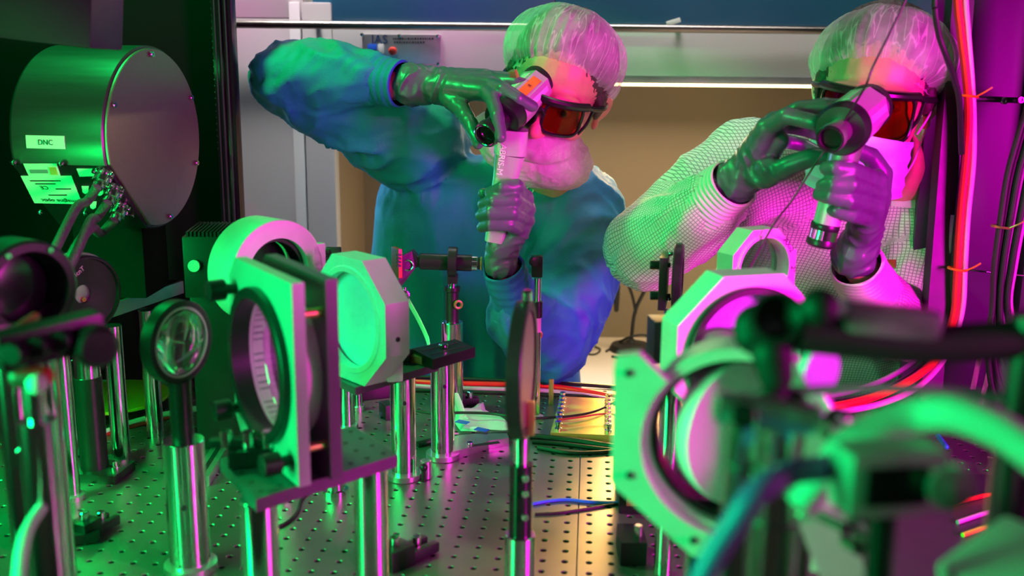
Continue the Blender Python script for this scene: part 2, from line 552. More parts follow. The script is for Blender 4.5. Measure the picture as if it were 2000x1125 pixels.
def blob(name, mb, m, parent, voxel=0.004, it=4, disp=None, fab=None, post=None):
    """union of closed shapes as ONE smooth continuous surface"""
    me = bpy.data.meshes.new(name + '_src')
    me.from_pydata(mb.v, [], mb.f)
    bm = bmesh.new(); bm.from_mesh(me)
    bmesh.ops.remove_doubles(bm, verts=bm.verts[:], dist=1e-5)
    bmesh.ops.recalc_face_normals(bm, faces=bm.faces[:])
    bm.to_mesh(me); bm.free()
    t = bpy.data.objects.new(name + '_src', me)
    COL.objects.link(t)
    r = t.modifiers.new('r', 'REMESH'); r.mode = 'VOXEL'; r.voxel_size = voxel
    s_ = t.modifiers.new('s', 'SMOOTH'); s_.factor = 0.5; s_.iterations = it
    bpy.context.view_layer.update()
    out = bpy.data.meshes.new_from_object(t.evaluated_get(bpy.context.evaluated_depsgraph_get()))
    bpy.data.objects.remove(t)
    out.name = name
    n = len(out.vertices)
    co = np.empty(n * 3); out.vertices.foreach_get('co', co); co = co.reshape(-1, 3)
    if disp is not None:
        nr = np.empty(n * 3); out.vertex_normals.foreach_get('vector', nr); nr = nr.reshape(-1, 3)
        co2 = co + nr * disp(co)[:, None]
    else:
        co2 = co
    if fab is not None:
        at = out.attributes.new('fab', 'FLOAT_VECTOR', 'POINT')
        at.data.foreach_set('vector', fab(co).ravel())
    if post is not None:
        co2 = post(co2)
    off = ORG.get(parent.name, Vector((0, 0, 0))) if parent else Vector((0, 0, 0))
    out.vertices.foreach_set('co', (co2 - np.array(off)).ravel())
    out.update()
    out.shade_smooth()
    out.materials.clear(); out.materials.append(m)
    o = bpy.data.objects.new(name, out)
    COL.objects.link(o)
    o.parent = parent
    ORG[o.name] = off
    return o
# ------------------------------------------------------------------ room
YW = 2.20            # front face of the clean-bench wall
YR = 2.62            # back of its recess
ZT = 0.92            # optical table top
ZC = 0.76            # counter in the recess
def slab(name, x0, x1, y0, y1, z0, z1, m, bev=0.0):
    mb = MB().box(((x0 + x1) / 2, (y0 + y1) / 2, (z0 + z1) / 2), (x1 - x0, y1 - y0, z1 - z0), None, bev)
    return struct(mb.build(name, m))
slab('floor', -2.6, 2.4, -1.2, 2.9, -0.05, 0, M['floor'])
slab('ceiling', -2.6, 2.4, -1.2, 2.9, 2.8, 2.85, M['ceil'])
slab('wall_left', -2.65, -2.6, -1.2, 2.9, 0, 2.8, M['wall'])
slab('wall_right', 2.4, 2.45, -1.2, 2.9, 0, 2.8, M['wall'])
slab('wall_front', -2.6, 2.4, -1.25, -1.2, 0, 2.8, M['wall'])
xl = P(655, 300, YW).x                       # left edge of the recess
zo = P(1300, 152, YW).z                      # its top edge
xs = P(598, 200, YW).x
slab('wall_back', -2.6, 2.4, 2.8, 2.85, 0, 2.8, M['wall'])
slab('wall_bench_left', -2.55, xs - 0.006, YW, YW + 0.03, 0, 1.565, M['wall'], 0.003)
slab('trim_1', xs - 0.004, xl, YW - 0.004, YW + 0.05, 0, 1.60, M['wall'], 0.006)
slab('trim_2', xs - 0.03, xs - 0.006, YW - 0.006, YW + 0.03, 0, 1.60, M['white'], 0.004)
slab('wall_bench_header', xl, 2.35, YW, YW + 0.03, zo, P(1000, 52, YW).z, M['wall'], 0.003)
slab('wall_bench_top', -2.55, xs, YW + 0.001, YW + 0.03, 1.567, 2.78, M['wall'], 0.003)
slab('wall_bench_upper', xs + 0.02, P(1083, 10, YW).x - 0.001, YW + 0.004, YW + 0.03, P(1000, 52, YW).z, 2.3, M['blue_panel'], 0.001)
slab('wall_bench_upper_right', P(1083, 10, YW).x + 0.001, 2.35, YW + 0.004, YW + 0.03, P(1000, 52, YW).z, 2.3, M['blue_panel'], 0.001)
slab('wall_recess_back', xl - 0.05, 2.35, YR, YR + 0.03, 0.6, 1.7, M['wall_warm'])
slab('wall_recess_left', xl - 0.045, xl - 0.002, YW + 0.05, YR, 0.6, 1.55, M['wall_warm'])
slab('wall_bench_base', xl, 2.35, YW + 0.0, YW + 0.03, 0.0, ZC - 0.04, M['wall'])
slab('counter_top', xl, 2.35, YW - 0.06, YR, ZC - 0.035, ZC, M['counter'], 0.004)
slab('recess_roof', xl, 2.35, YW + 0.03, YR, zo + 0.05, zo + 0.08, M['wall'])
# lower lip of the header with the warm lamp behind it
mb = MB().box((0, 0, 0), (0.01, 0.01, 0.01))
lampx0, lampx1 = P(1150, 155, YW).x, P(1600, 155, YW).x
t = thing('strip_lamp', 'glowing warm strip lamp under the bench header, between the two people', 'lamp', ((lampx0 + lampx1) / 2, YW + 0.06, zo - 0.012))
MB().box(((lampx0 + lampx1) / 2, YW + 0.06, zo + 0.016), (lampx1 - lampx0 + 0.5, 0.06, 0.028), None, 0.003).build('housing', M['white'], t)
MB().cyl((lampx0, YW + 0.052, zo - 0.006), (lampx1, YW + 0.052, zo - 0.006), 0.0125).build('tube', M['emit_warm'], t)
area('recess_glow', ((lampx0 + lampx1) / 2 + 0.1, YW + 0.12, zo - 0.03), ((lampx0 + lampx1) / 2 + 0.1, YW - 0.05, ZC), 1.1, 7.5, (1.0, 0.78, 0.50), 0.07)
spot('strip_lamp_beam', (0.27, YW + 0.02, zo - 0.03), (0.19, 1.42, ZT), 120, (1.0, 0.52, 0.14), 40, 0.6, 0.16)
slab('trim_3', xl, 2.35, YW - 0.012, YW + 0.02, zo - 0.012, zo + 0.004, M['brushed'], 0.002)

# rail
t = thing('wall_rail', 'long polished steel rail along the wall above the bench header', 'rail', (0, YW - 0.03, P(1000, 53, YW).z))
zr = P(1000, 53, YW - 0.03).z
MB().cyl((-2.5, YW - 0.035, zr), (2.3, YW - 0.035, zr), 0.0085).build('bar', M['rail'], t)
rb = MB()
for x in (-1.2, -0.42, 0.35, 1.1, 1.9):
    rb.cyl((x, YW - 0.035, zr), (x, YW + 0.01, zr), 0.006)
    rb.build('bracket', M['brushed'], t); rb = MB()

# small clip on the rail, right of the caps
p = P(1315, 43, YW - 0.03)
single(MB().box(p, (0.03, 0.012, 0.010), Ry(-0.3), 0.002), 'rail_clip', M['white'], 'small white clip lying on the steel wall rail', 'clip')

# sign plate
a, b_ = P(708, 67, YW), P(862, 125, YW)
c = (a + b_) / 2
t = thing('sign_plate', 'grey metal sign with dark blue letters, switch and red button below the rail', 'sign', (c.x, YW - 0.004, b_.z))
wd, hg = b_.x - a.x, a.z - b_.z
MB().box((c.x, YW - 0.003, c.z), (wd, 0.006, hg), None, 0.001).build('plate', M['brushed'], t)
Tt = lambda x, z: TM((x, YW - 0.0065, z), Rx(PI / 2))
q = P(742, 78, YW); text('IAS', 0.026, Tt(q.x, q.z), M['navy'], t, 'sign_lettering')
mb = MB()
random.seed(3)
for row, (x0, x1, yy) in enumerate(((768, 848, 76), (770, 828, 83))):
    x = x0
    while x < x1:
        wpx = random.uniform(2, 5)
        q = P(x + wpx / 2, yy, YW)
        mb.box((q.x, YW - 0.0062, q.z), (wpx * S(800, 80, YW) * .8, 0.0006, 0.0038))
        x += wpx + 1
mb.build('small_print', M['ink'], t)
q = P(745, 96, YW); MB().box((q.x, YW - 0.009, q.z), (0.012, 0.008, 0.02), None, 0.002).build('switch', M['white'], t)
q = P(728, 92, YW); MB().box((q.x, YW - 0.008, q.z), (0.02, 0.004, 0.012), None, 0.001).build('blue_sticker', M['blue'], t)
q = P(768, 100, YW); MB().lathe([(0.009, 0), (0.009, 0.004), (0.006, 0.009), (0.0, 0.010)], (q.x, YW - 0.006, q.z), (0, -1, 0), 20).build('red_button', M['redbox'], t)
for px, py in ((708, 68), (781, 70), (856, 71), (857, 125)):
    q = P(px, py, YW)
    MB().lathe([(0.004, 0), (0.0035, 0.002), (0, 0.003)], (q.x, YW - 0.006, q.z), (0, -1, 0), 12).build('screw', M['chrome'], t)

# ------------------------------------------------------------------ optical table
YAW = math.radians(-4.4)
TO = Z(1133, 900, ZT)                       # a point on the seam
ax_u = Vector((math.cos(YAW), math.sin(YAW), 0))       # along the rows
ax_v = Vector((-math.sin(YAW), math.cos(YAW), 0))      # away from the viewer
back = P(1100, 757, 1.0)
vb = ((Z(1100, 757, ZT)) - TO).dot(ax_v)    # table's back edge in v
PIT = 0.025
def perf(u0, nu, v0, nv):
    n = 10
    ang = [2 * PI * (i + 0.5) / n for i in range(n)]
    ra, rb_ = 0.0042, 0.0034
    vs, fs, mi = [], [], []
    h = PIT / 2
    for iu in range(nu):
        for iv in range(nv):
            cu, cv = u0 + (iu + .5) * PIT, v0 + (iv + .5) * PIT
            o = len(vs)
            sq = []
            for a in ang:
                m_ = max(abs(math.cos(a)), abs(math.sin(a)))
                sq.append((math.cos(a) / m_ * h, math.sin(a) / m_ * h))
            # true corners replace nearest
            for r_, z_ in ((None, 0), (ra, 0), (rb_, -0.001), (rb_, -0.012)):
                for k, a in enumerate(ang):
                    du, dv = sq[k] if r_ is None else (r_ * math.cos(a), r_ * math.sin(a))
                    w_ = TO + ax_u * (cu + du) + ax_v * (cv + dv)
                    vs.append((w_.x, w_.y, ZT + z_))
            for L in range(3):
                for k in range(n):
                    j = (k + 1) % n
                    fs.append((o + L * n + k, o + L * n + j, o + (L + 1) * n + j, o + (L + 1) * n + k))
                    mi.append(0 if L < 2 else 1)
            fs.append(tuple(o + 3 * n + k for k in range(n))); mi.append(1)
            # corners
            c4 = []
            for sx, sy in ((-1, -1), (1, -1), (1, 1), (-1, 1)):
                w_ = TO + ax_u * (cu + sx * h) + ax_v * (cv + sy * h)
                c4.append(len(vs)); vs.append((w_.x, w_.y, ZT))
                best = sorted(range(n), key=lambda k: (sq[k][0] - sx * h) ** 2 + (sq[k][1] - sy * h) ** 2)[:2]
                fs.append((c4[-1], o + best[0], o + best[1])); mi.append(0)
    return vs, fs, mi
t = thing('optical_table', 'long perforated steel optical table carrying all the mounts and posts', 'table', (TO.x, TO.y, 0))
def board(u0, nu, v0, nv):
    vs, fs, mi = perf(u0, nu, v0, nv)
    me = bpy.data.meshes.new('breadboard')
    off = ORG[t.name]
    # box under the perforated skin
    mbx = MB()
    cu, cv = u0 + nu * PIT / 2, v0 + nv * PIT / 2
    c = TO + ax_u * cu + ax_v * cv
    mbx.box((c.x, c.y, ZT - 0.0135 - 0.09), (nu * PIT, nv * PIT, 0.18), Rz(YAW))
    for (uu, vv, su, sv) in ((cu, v0, nu * PIT, .0006), (cu, v0 + nv * PIT, nu * PIT, .0006), (u0, cv, .0006, nv * PIT), (u0 + nu * PIT, cv, .0006, nv * PIT)):
        c = TO + ax_u * uu + ax_v * vv
        mbx.box((c.x, c.y, ZT - 0.0075), (su, sv, 0.014), Rz(YAW))
    n = len(vs)
    vs += mbx.v
    fs += [tuple(i + n for i in f) for f in mbx.f]
    mi += [0] * len(mbx.f)
    me.from_pydata([(x - off.x, y - off.y, z - off.z) for x, y, z in vs], [], fs)
    me.materials.append(M['steel']); me.materials.append(M['hole'])
    me.polygons.foreach_set('material_index', mi)
    bm = bmesh.new(); bm.from_mesh(me); bmesh.ops.remove_doubles(bm, verts=bm.verts[:], dist=1e-5)
    bmesh.ops.recalc_face_normals(bm, faces=bm.faces[:]); bm.to_mesh(me); bm.free()
    o = bpy.data.objects.new('breadboard', me)
    COL.objects.link(o); o.parent = t; ORG[o.name] = off
nv = int((vb + 0.78) / PIT)
v0 = vb - nv * PIT
board(-0.001 - 48 * PIT, 48, v0, nv)
board(0.001, 30, v0, nv)
for (uu, vv) in ((-1.1, v0 + .1), (-1.1, vb - .1), (.66, v0 + .1), (.66, vb - .1)):
    c = TO + ax_u * uu + ax_v * vv
    MB().cyl((c.x, c.y, 0), (c.x, c.y, ZT - 0.19), 0.05, n=24).build('leg', M['rackdark'], t)
# ------------------------------------------------------------------ people
def head_frame(c, yaw, pitch, roll):
    """local +x = picture right, -y = face forward, +z = crown"""
    return TM(c, Rz(yaw) @ Ry(roll) @ Rx(pitch))
def add_head(mb, H):
    T = lambda x, y, z: H @ Vector((x, y, z))
    R = H.to_3x3()
    E = lambda c, r, RR=None: mb.sphere(T(*c), r, R @ RR if RR else R, 24, 16)
    C = lambda a, b_, r0, r1: mb.cap(T(*a), T(*b_), r0, r1)
    E((0, .014, .035), (.077, .096, .085))
    E((0, -.030, -.015), (.068, .062, .090))
    E((0, -.040, -.075), (.052, .046, .040))
    for s_ in (-1, 1):
        E((s_ * .042, -.058, -.026), (.024, .026, .022))
        E((s_ * .036, -.045, -.07), (.026, .03, .03))
        E((s_ * .009, -.101, -.040), (.0085, .009, .007))
        C((s_ * .014, -.088, .019), (s_ * .046, -.074, .018), .0085, .007)
        # ear: rim, lobe and bowl
        Re = Ry(s_ * 0.12) @ Rz(s_ * -0.45)
        mb.torus(T(s_ * .080, .012, .0), R @ Re @ Vector((1, 0, 0)), .019, .0048, 20, 8)
        E((s_ * .079, .011, .002), (.0045, .017, .026), Re)
        E((s_ * .077, .004, -.026), (.006, .008, .011))
    C((0, -.090, .008), (0, -.112, -.034), .0075, .0105)
    E((0, -.104, -.040), (.011, .012, .008))
    C((-.016, -.090, -.066), (.016, -.090, -.066), .0055, .0055)
    C((-.013, -.089, -.074), (.013, -.089, -.074), .0065, .0065)
    E((0, -.076, -.104), (.022, .020, .017))

def build_person(name, label, H, neck, hands, arms, torso, legs):
    """skin body as one continuous mesh: head, neck, torso, arms, hands, legs"""
    mb = MB()
    add_head(mb, H)
    mb.cap(H @ Vector((0, .022, -.06)), neck, .052, .054)
    for ch, rs in arms:
        mb.chain(ch, rs)
    for fingers, palm in hands:
        for pts, rs in palm:
            mb.chain(pts, [r * .72 for r in rs])
        for pts, rs in fingers:
            mb.chain(pts, [r * .72 for r in rs], 12)
    for c0, r0, c1, r1 in torso:
        mb.sphere(c0, r0); mb.sphere(c1, r1)
        n = 6
        for i in range(1, n):
            k = i / n
            mb.sphere(Vector(c0).lerp(Vector(c1), k), tuple(a * (1 - k) + b_ * k for a, b_ in zip(r0, r1)))
    for ch, rs in legs:
        mb.chain(ch, rs)
    o = blob(name, mb, M['skin'], None, voxel=0.0036, it=3)
    recenter(o)
    tag(o, label, 'person')
    # subdivided face detail: eyes and brows
    for s_ in (-1, 1):
        MB().sphere(H @ Vector((s_ * .031, -.0815, .002)), (.0125, .010, .0095), H.to_3x3()).build('eye', M['eye'], o)
        MB().sphere(H @ Vector((s_ * .031, -.0898, .002)), (.0052, .0028, .0052), H.to_3x3()).build('iris', M['ink'], bpy.data.objects[o.children[-1].name])
        MB().tube([H @ Vector((s_ * .014, -.096, .016)), H @ Vector((s_ * .032, -.090, .019)), H @ Vector((s_ * .048, -.078, .016))], .0026, flat=.6).build('eyebrow', M['hair'], o)
    return o

def hair_patch(H, o):
    mb = MB()
    mb.sphere(H @ Vector((0, .024, .046)), (.083, .0965, .087), H.to_3x3(), 30, 20)
    for s_ in (-1, 1):
        mb.sphere(H @ Vector((s_ * .074, -.008, .012)), (.008, .022, .026), H.to_3x3())
    def d(v):
        return .0022 * ridge(v * 160) + .001
    return blob('hair', mb, M['hair'], o, voxel=.0035, it=3, disp=d)

def bouffant(H, o, c, rad, tilt, rim_z, seed, name='hair_net'):
    """loose gathered cap: dome with a ruffled elastic rim, in head space"""
    nu, nv_ = 200, 70
    vs, fs = [], []
    u = np.linspace(0, 2 * PI, nu, endpoint=False)
    pts = []
    for j in range(nv_ + 1):
        k = j / nv_
        ph = k * PI * 0.5 * 1.42          # from crown down past the equator
        for a in u:
            pts.append((a, k, ph))
    pts = np.array(pts)
    a, k, ph = pts.T
    d = np.stack([np.cos(a), np.sin(a)], 1)
    r = np.sin(ph)
    z = np.cos(ph)
    # elastic: pull the rim in hard at the very end, then a short frill outside it
    pinch = np.clip((k - .90) / .06, 0, 1)
    frill = np.clip((k - .965) / .035, 0, 1)
    r = r * (1 - .13 * pinch) + .07 * frill
    z = z - .02 * pinch - .05 * frill
    q = np.stack([d[:, 0] * 3.2, d[:, 1] * 3.2, z * 1.6 + seed], 1)
    fold = ridge(np.stack([d[:, 0] * 7, d[:, 1] * 7, k * 1.3 + seed], 1))
    fine = ridge(np.stack([d[:, 0] * 19, d[:, 1] * 19, k * 2.5 + seed], 1))
    puff = noise3(q)
    amp = np.clip(k * 1.4, 0, 1)
    cr = noise3(np.stack([d[:, 0] * 26, d[:, 1] * 26, k * 5 + seed], 1))
    crink = ridge(np.stack([d[:, 0] * r * 9, d[:, 1] * r * 9, z * 9 + seed], 1))
    rr = 1 + .035 * puff + (.011 * fold + .004 * fine) * amp + .05 * cr * np.clip((k - .8) / .2, 0, 1) + .003 * crink
    x_ = d[:, 0] * r * rr * rad[0]
    y_ = d[:, 1] * r * rr * rad[1]
    z_ = z * rad[2] * (1 + .04 * puff) + .0008 * crink
    R = Rx(tilt)
    for i in range(len(x_)):
        vs.append(H @ (Vector(c) + R @ Vector((x_[i], y_[i], z_[i]))))
    for j in range(nv_):
        for i in range(nu):
            b0, b1 = j * nu + i, j * nu + (i + 1) % nu
            fs.append((b0, b1, b1 + nu, b0 + nu) if j else (b0, b1, b1 + nu, b0 + nu))
    mb = MB(); mb.v = [tuple(v) for v in vs]; mb.f = fs
    ob = mb.build(name, M['cap'], o, ang=180)
    at_ = ob.data.attributes.new('fab', 'FLOAT_VECTOR', 'POINT')
    at_.data.foreach_set('vector', np.stack([d[:, 0], d[:, 1], k * .35 + seed], 1).ravel())
    return ob

def glasses(H, o, dy=0.0, hh0=.0245, hw0=.0315):
    Rr = .076
    y0 = -.112 + dy
    def G(u, w_, off=0.0):
        a = u / Rr
        return H @ Vector(((Rr + off) * math.sin(a), y0 + Rr - (Rr + off) * math.cos(a) + abs(u) * .12, w_))
    g = MB()
    # lens outlines
    for s_ in (-1, 1):
        ctr, hw, hh = s_ * .0365, hw0, hh0
        loop = []
        for i in range(40):
            a = 2 * PI * i / 40
            cx, cy = math.cos(a), math.sin(a)
            k = (abs(cx) ** 4 + abs(cy) ** 4) ** -.25
            loop.append(G(ctr + hw * k * cx, .0185 - hh + hh * k * cy))
        g.tube(loop + [loop[0]], .0026, 8, 1)
        ln = MB()
        vs, fs = [], []
        n = 14
        for th in (0, -.0022):
            for i in range(n + 1):
                for j in range(n + 1):
                    cx, cy = -1 + 2 * i / n, -1 + 2 * j / n
                    m_ = max(abs(cx), abs(cy), 1e-6)
                    ln4 = (abs(cx) ** 4 + abs(cy) ** 4) ** .25
                    sc = m_ / ln4 if ln4 > 0 else 1
                    vs.append(G(ctr + hw * cx * sc, .0185 - hh + hh * cy * sc, th))
        N = (n + 1) ** 2
        for i in range(n):
            for j in range(n):
                q = i * (n + 1) + j
                fs.append((q, q + 1, q + n + 2, q + n + 1))
                fs.append((N + q, N + q + n + 1, N + q + n + 2, N + q + 1))
        ln.add(vs, fs)
        globals()['_l%d' % (s_ + 1)] = ln
        # side shield and temple
        g.tube([G(s_ * .070, .018), G(s_ * .088, .014), H @ Vector((s_ * .083, -.02, .010)), H @ Vector((s_ * .082, .02, .006)), H @ Vector((s_ * .080, .034, -.012))], .0045, 8, 5)
        g.tube([G(s_ * .070, -.026), G(s_ * .083, -.012), G(s_ * .090, .010)], .0028, 8, 5)
    # thick brow bar
    g.tube([G(u * .0105, .0195 - abs(u) * .0002) for u in range(-7, 8)], .0065, 10, 2)
    g.tube([G(-.006, -.004), G(0, .004), G(.006, -.004)], .003, 8, 4)
    fr = g.build('safety_glasses', M['frame'], o)
    for s_ in (-1, 1):
        globals()['_l%d' % (s_ + 1)].build('lens', M['shade'], fr)
    return fr

def fin(*pts):
    return [P(*p) for p in pts]
GR = [.0115, .0112, .0100, .0085]

def glove(o, fingers, palm, cuff, name='glove'):
    """cuff = list of (point, radius) going up the forearm"""
    mb = MB()
    for pts, rs in palm:
        mb.chain(pts, rs, 14)
    for pts, rs in fingers:
        mb.chain(pts, rs, 14)
    mb.chain([c[0] for c in cuff], [c[1] for c in cuff], 24)
    c0, c1 = cuff[0][0], cuff[-1][0]
    def d(v):
        s_, dist, ang, L = seg_coords(v, c0, c1)
        wgt = np.clip(1 - (dist - .05) / .03, 0, 1) * np.clip((s_ + .055) / .03, 0, 1)
        rings = ridge(np.stack([s_ * 85 + .8 * np.sin(ang * 2), np.cos(ang) * 1.2, np.sin(ang) * 1.2], 1))
        return wgt * .0024 * rings + .0006 * ridge(v * 70)
    return blob(name, mb, M['glove'], o, voxel=.0024, it=3, disp=d)

# ---- person in the blue gown -------------------------------------------------
# material: woven blue gown
M['gown'] = mat('blue_gown', (0.010, 0.20, 0.36), 0.62, 0.0, vary=0.06, noise=500, bump=0.2)
M['rib'] = mat('blue_ribbed_cuff', (0.010, 0.15, 0.42), 0.7, vary=0.05, noise=300, bump=0.3)

H1 = head_frame(P(1083, 182, 1.62), math.radians(-8), math.radians(14), math.radians(19))
neck1 = P(1075, 345, 1.74)
# right arm (picture left), raised
RA = dict(sh=P(775, 268, 1.76), el=P(560, 165, 1.73), wr=P(800, 168, 1.60))
LA = dict(sh=P(1118, 420, 1.78), el=P(1075, 665, 1.68), wr=P(975, 512, 1.52))
handA_f = [
    (fin((950, 180, 1.515), (962, 193, 1.468), (972, 228, 1.428), (978, 268, 1.415)), GR),
    (fin((957, 166, 1.53), (984, 175, 1.475), (1012, 192, 1.462), (1040, 208, 1.475)), GR),
    (fin((955, 156, 1.55), (985, 158, 1.525), (1010, 162, 1.51), (1034, 168, 1.51)), GR),
    (fin((948, 150, 1.57), (975, 151, 1.56), (1000, 154, 1.55), (1022, 158, 1.55)), [.0105, .010, .009, .0075]),
    (fin((870, 185, 1.57), (902, 214, 1.53), (921, 246, 1.49), (934, 280, 1.465)), [.016, .0135, .0115, .0092]),
]
handA_p = [(fin((830, 168, 1.60), (950, 180, 1.515)), [.023, .014]), (fin((830, 165, 1.60), (957, 166, 1.53)), [.024, .014]),
           (fin((830, 162, 1.60), (955, 156, 1.55)), [.023, .014]), (fin((830, 160, 1.61), (948, 150, 1.57)), [.023, .013]),
           (fin((850, 172, 1.585), (890, 195, 1.565)), [.022, .018])]
handB_f = [
    (fin((1024, 388, 1.505), (1010, 364, 1.455), (982, 366, 1.447), (957, 376, 1.465)), GR),
    (fin((1028, 408, 1.505), (1004, 390, 1.45), (966, 392, 1.447), (943, 399, 1.468)), GR),
    (fin((1026, 430, 1.505), (1000, 414, 1.45), (960, 415, 1.447), (939, 421, 1.468)), GR),
    (fin((1020, 450, 1.505), (994, 438, 1.455), (960, 438, 1.452), (941, 444, 1.468)), [.0105, .0105, .0095, .008]),
    (fin((1000, 440, 1.53), (990, 400, 1.54), (962, 384, 1.53), (945, 378, 1.515)), [.016, .0135, .0115, .0092]),
]
handB_p = [(fin((985, 482, 1.52), (1024, 388, 1.505)), [.024, .015]), (fin((985, 482, 1.52), (1028, 408, 1.505)), [.024, .015]),
           (fin((982, 482, 1.52), (1026, 430, 1.505)), [.024, .015]), (fin((980, 482, 1.51), (1020, 450, 1.50)), [.024, .014]),
           (fin((985, 478, 1.525), (1000, 430, 1.53)), [.023, .018])]
HX1 = P(930, 760, 1.90)          # hips
waist1 = Vector((HX1.x, 1.92, HX1.z))
chest1 = P(960, 450, 1.84)
def legs_of(x, y, ztop):
    out = []
    for s_ in (-1, 1):
        out.append(([Vector((x + s_ * .095, y, ztop)), Vector((x + s_ * .10, y - .01, .50)), Vector((x + s_ * .105, y + .01, .09))], [.09, .058, .04]))
        out.append(([Vector((x + s_ * .105, y + .02, .045)), Vector((x + s_ * .12, y - .14, .035))], [.035, .03]))
    return out
p1 = build_person('person', 'person in blue gown holding a grey handheld viewer, elbow raised high', H1, neck1,
    [(handA_f, handA_p), (handB_f, handB_p)],
    [([RA['sh'], RA['el'], RA['wr'], P(830, 166, 1.60)], [.050, .036, .0215, .0205]),
     ([LA['sh'], LA['el'], LA['wr'], P(984, 482, 1.52)], [.050, .036, .0215, .0205])],
    [((waist1.x, waist1.y + .05, waist1.z), (.14, .08, .12), (chest1.x, chest1.y + .03, chest1.z), (.15, .07, .12)),
     ((chest1.x, chest1.y + .03, chest1.z), (.15, .07, .12), tuple(P(955, 385, 1.83)), (.12, .055, .05)),
     (tuple(P(955, 385, 1.83)), (.12, .055, .05), tuple(neck1), (.055, .052, .04))],
    legs_of(waist1.x, 1.97, .92))
hair_patch(H1, p1)

# gown: torso loft + sleeves, one continuous surface
def loft(mb, rings, n=48):
    vs, fs = [], []
    for (c, rx, ry, sup) in rings:
        c = Vector(c)
        for i in range(n):
            a = 2 * PI * i / n
            cx, cy = math.cos(a), math.sin(a)
            k = (abs(cx) ** sup + abs(cy) ** sup) ** (-1 / sup)
            vs.append(c + Vector((rx * k * cx, ry * k * cy, 0)))
    for j in range(len(rings) - 1):
        for i in range(n):
            fs.append((j * n + i, j * n + (i + 1) % n, (j + 1) * n + (i + 1) % n, (j + 1) * n + i))
    fs.append(tuple(reversed(range(n))))
    fs.append(tuple((len(rings) - 1) * n + i for i in range(n)))
    return mb.add(vs, fs)
g = MB()
def ringpx(xl_, xr_, py, Y, ry, sup=2.5):
    a, b_ = P(xl_, py, Y), P(xr_, py, Y)
    return ((a + b_) / 2, (b_.x - a.x) / 2, ry, sup)
rg = [ringpx(712, 1142, 1000, 1.98, .17), ringpx(714, 1138, 850, 1.96, .165), ringpx(716, 1134, 752, 1.95, .155),
      ringpx(716, 1128, 650, 1.93, .145), ringpx(722, 1140, 540, 1.90, .14), ringpx(735, 1165, 440, 1.87, .135),
      ringpx(742, 1170, 385, 1.85, .12), ringpx(765, 1162, 345, 1.83, .10), ringpx(850, 1140, 318, 1.80, .075), ringpx(955, 1115, 300, 1.78, .06)]
q = rg[0]
loft(g, [((q[0].x, 2.0, .42), q[1] * 1.1, .19, 2.5)] + rg)
g.chain([P(815, 268, 1.78), P(735, 228, 1.75), P(630, 182, 1.735), P(568, 152, 1.73)], [.095, .086, .074, .064])
g.chain([P(568, 156, 1.73), P(620, 150, 1.70), P(680, 150, 1.67), P(720, 152, 1.645)], [.066, .062, .054, .045])
g.chain([LA['sh'], P(1125, 500, 1.76), P(1095, 600, 1.71), P(1072, 668, 1.67)], [.095, .088, .080, .070])
g.chain([P(1072, 668, 1.67), P(1045, 640, 1.62), P(1010, 612, 1.57)], [.070, .062, .052])
g.sphere(P(1100, 390, 1.82), (.085, .08, .07))
g.sphere(P(1030, 400, 1.745), (.095, .055, .055))
def d1(v):
    out = np.zeros(len(v))
    tot = np.zeros(len(v)) + 1e-6
    # torso drape folds
    z0, z1 = P(900, 740, 1.8).z, P(900, 400, 1.8).z
    tw = np.ones(len(v))
    dd = ridge(np.stack([v[:, 0] * 13, v[:, 1] * 5, v[:, 2] * 2.2], 1)) * .010 + ridge(np.stack([v[:, 0] * 30, v[:, 1] * 8, v[:, 2] * 4 + 9], 1)) * .003
    dd = dd * np.clip((z1 + .12 - v[:, 2]) / .3, .35, 1)
    for a, b_, rr in ((RA['sh'], RA['el'], .12), (P(552, 160, 1.73), P(735, 152, 1.64), .085), (LA['sh'], LA['el'], .10), (LA['el'], P(1005, 605, 1.56), .085)):
        s_, dist, ang, L = seg_coords(v, a, b_)
        wgt = np.clip(1 - (dist - rr) / .03, 0, 1)
        n1 = ridge(np.stack([s_ * 17 + 1.2 * np.sin(ang + 1), np.cos(ang) * 1.1 + a[0] * 9, np.sin(ang) * 1.1], 1))
        n2 = ridge(np.stack([s_ * 40 + 2 * np.sin(ang * 2), np.cos(ang) * 2, np.sin(ang) * 2 + 5], 1))
        out = out + wgt * (n1 * .0085 + n2 * .0028)
        tot = tot + wgt
        tw = np.minimum(tw, 1 - wgt)
    return dd * tw + out / np.maximum(tot, 1) + .0008 * noise3(v * 120)
gown = blob('gown', g, M['gown'], p1, voxel=.0065, it=6, disp=d1)
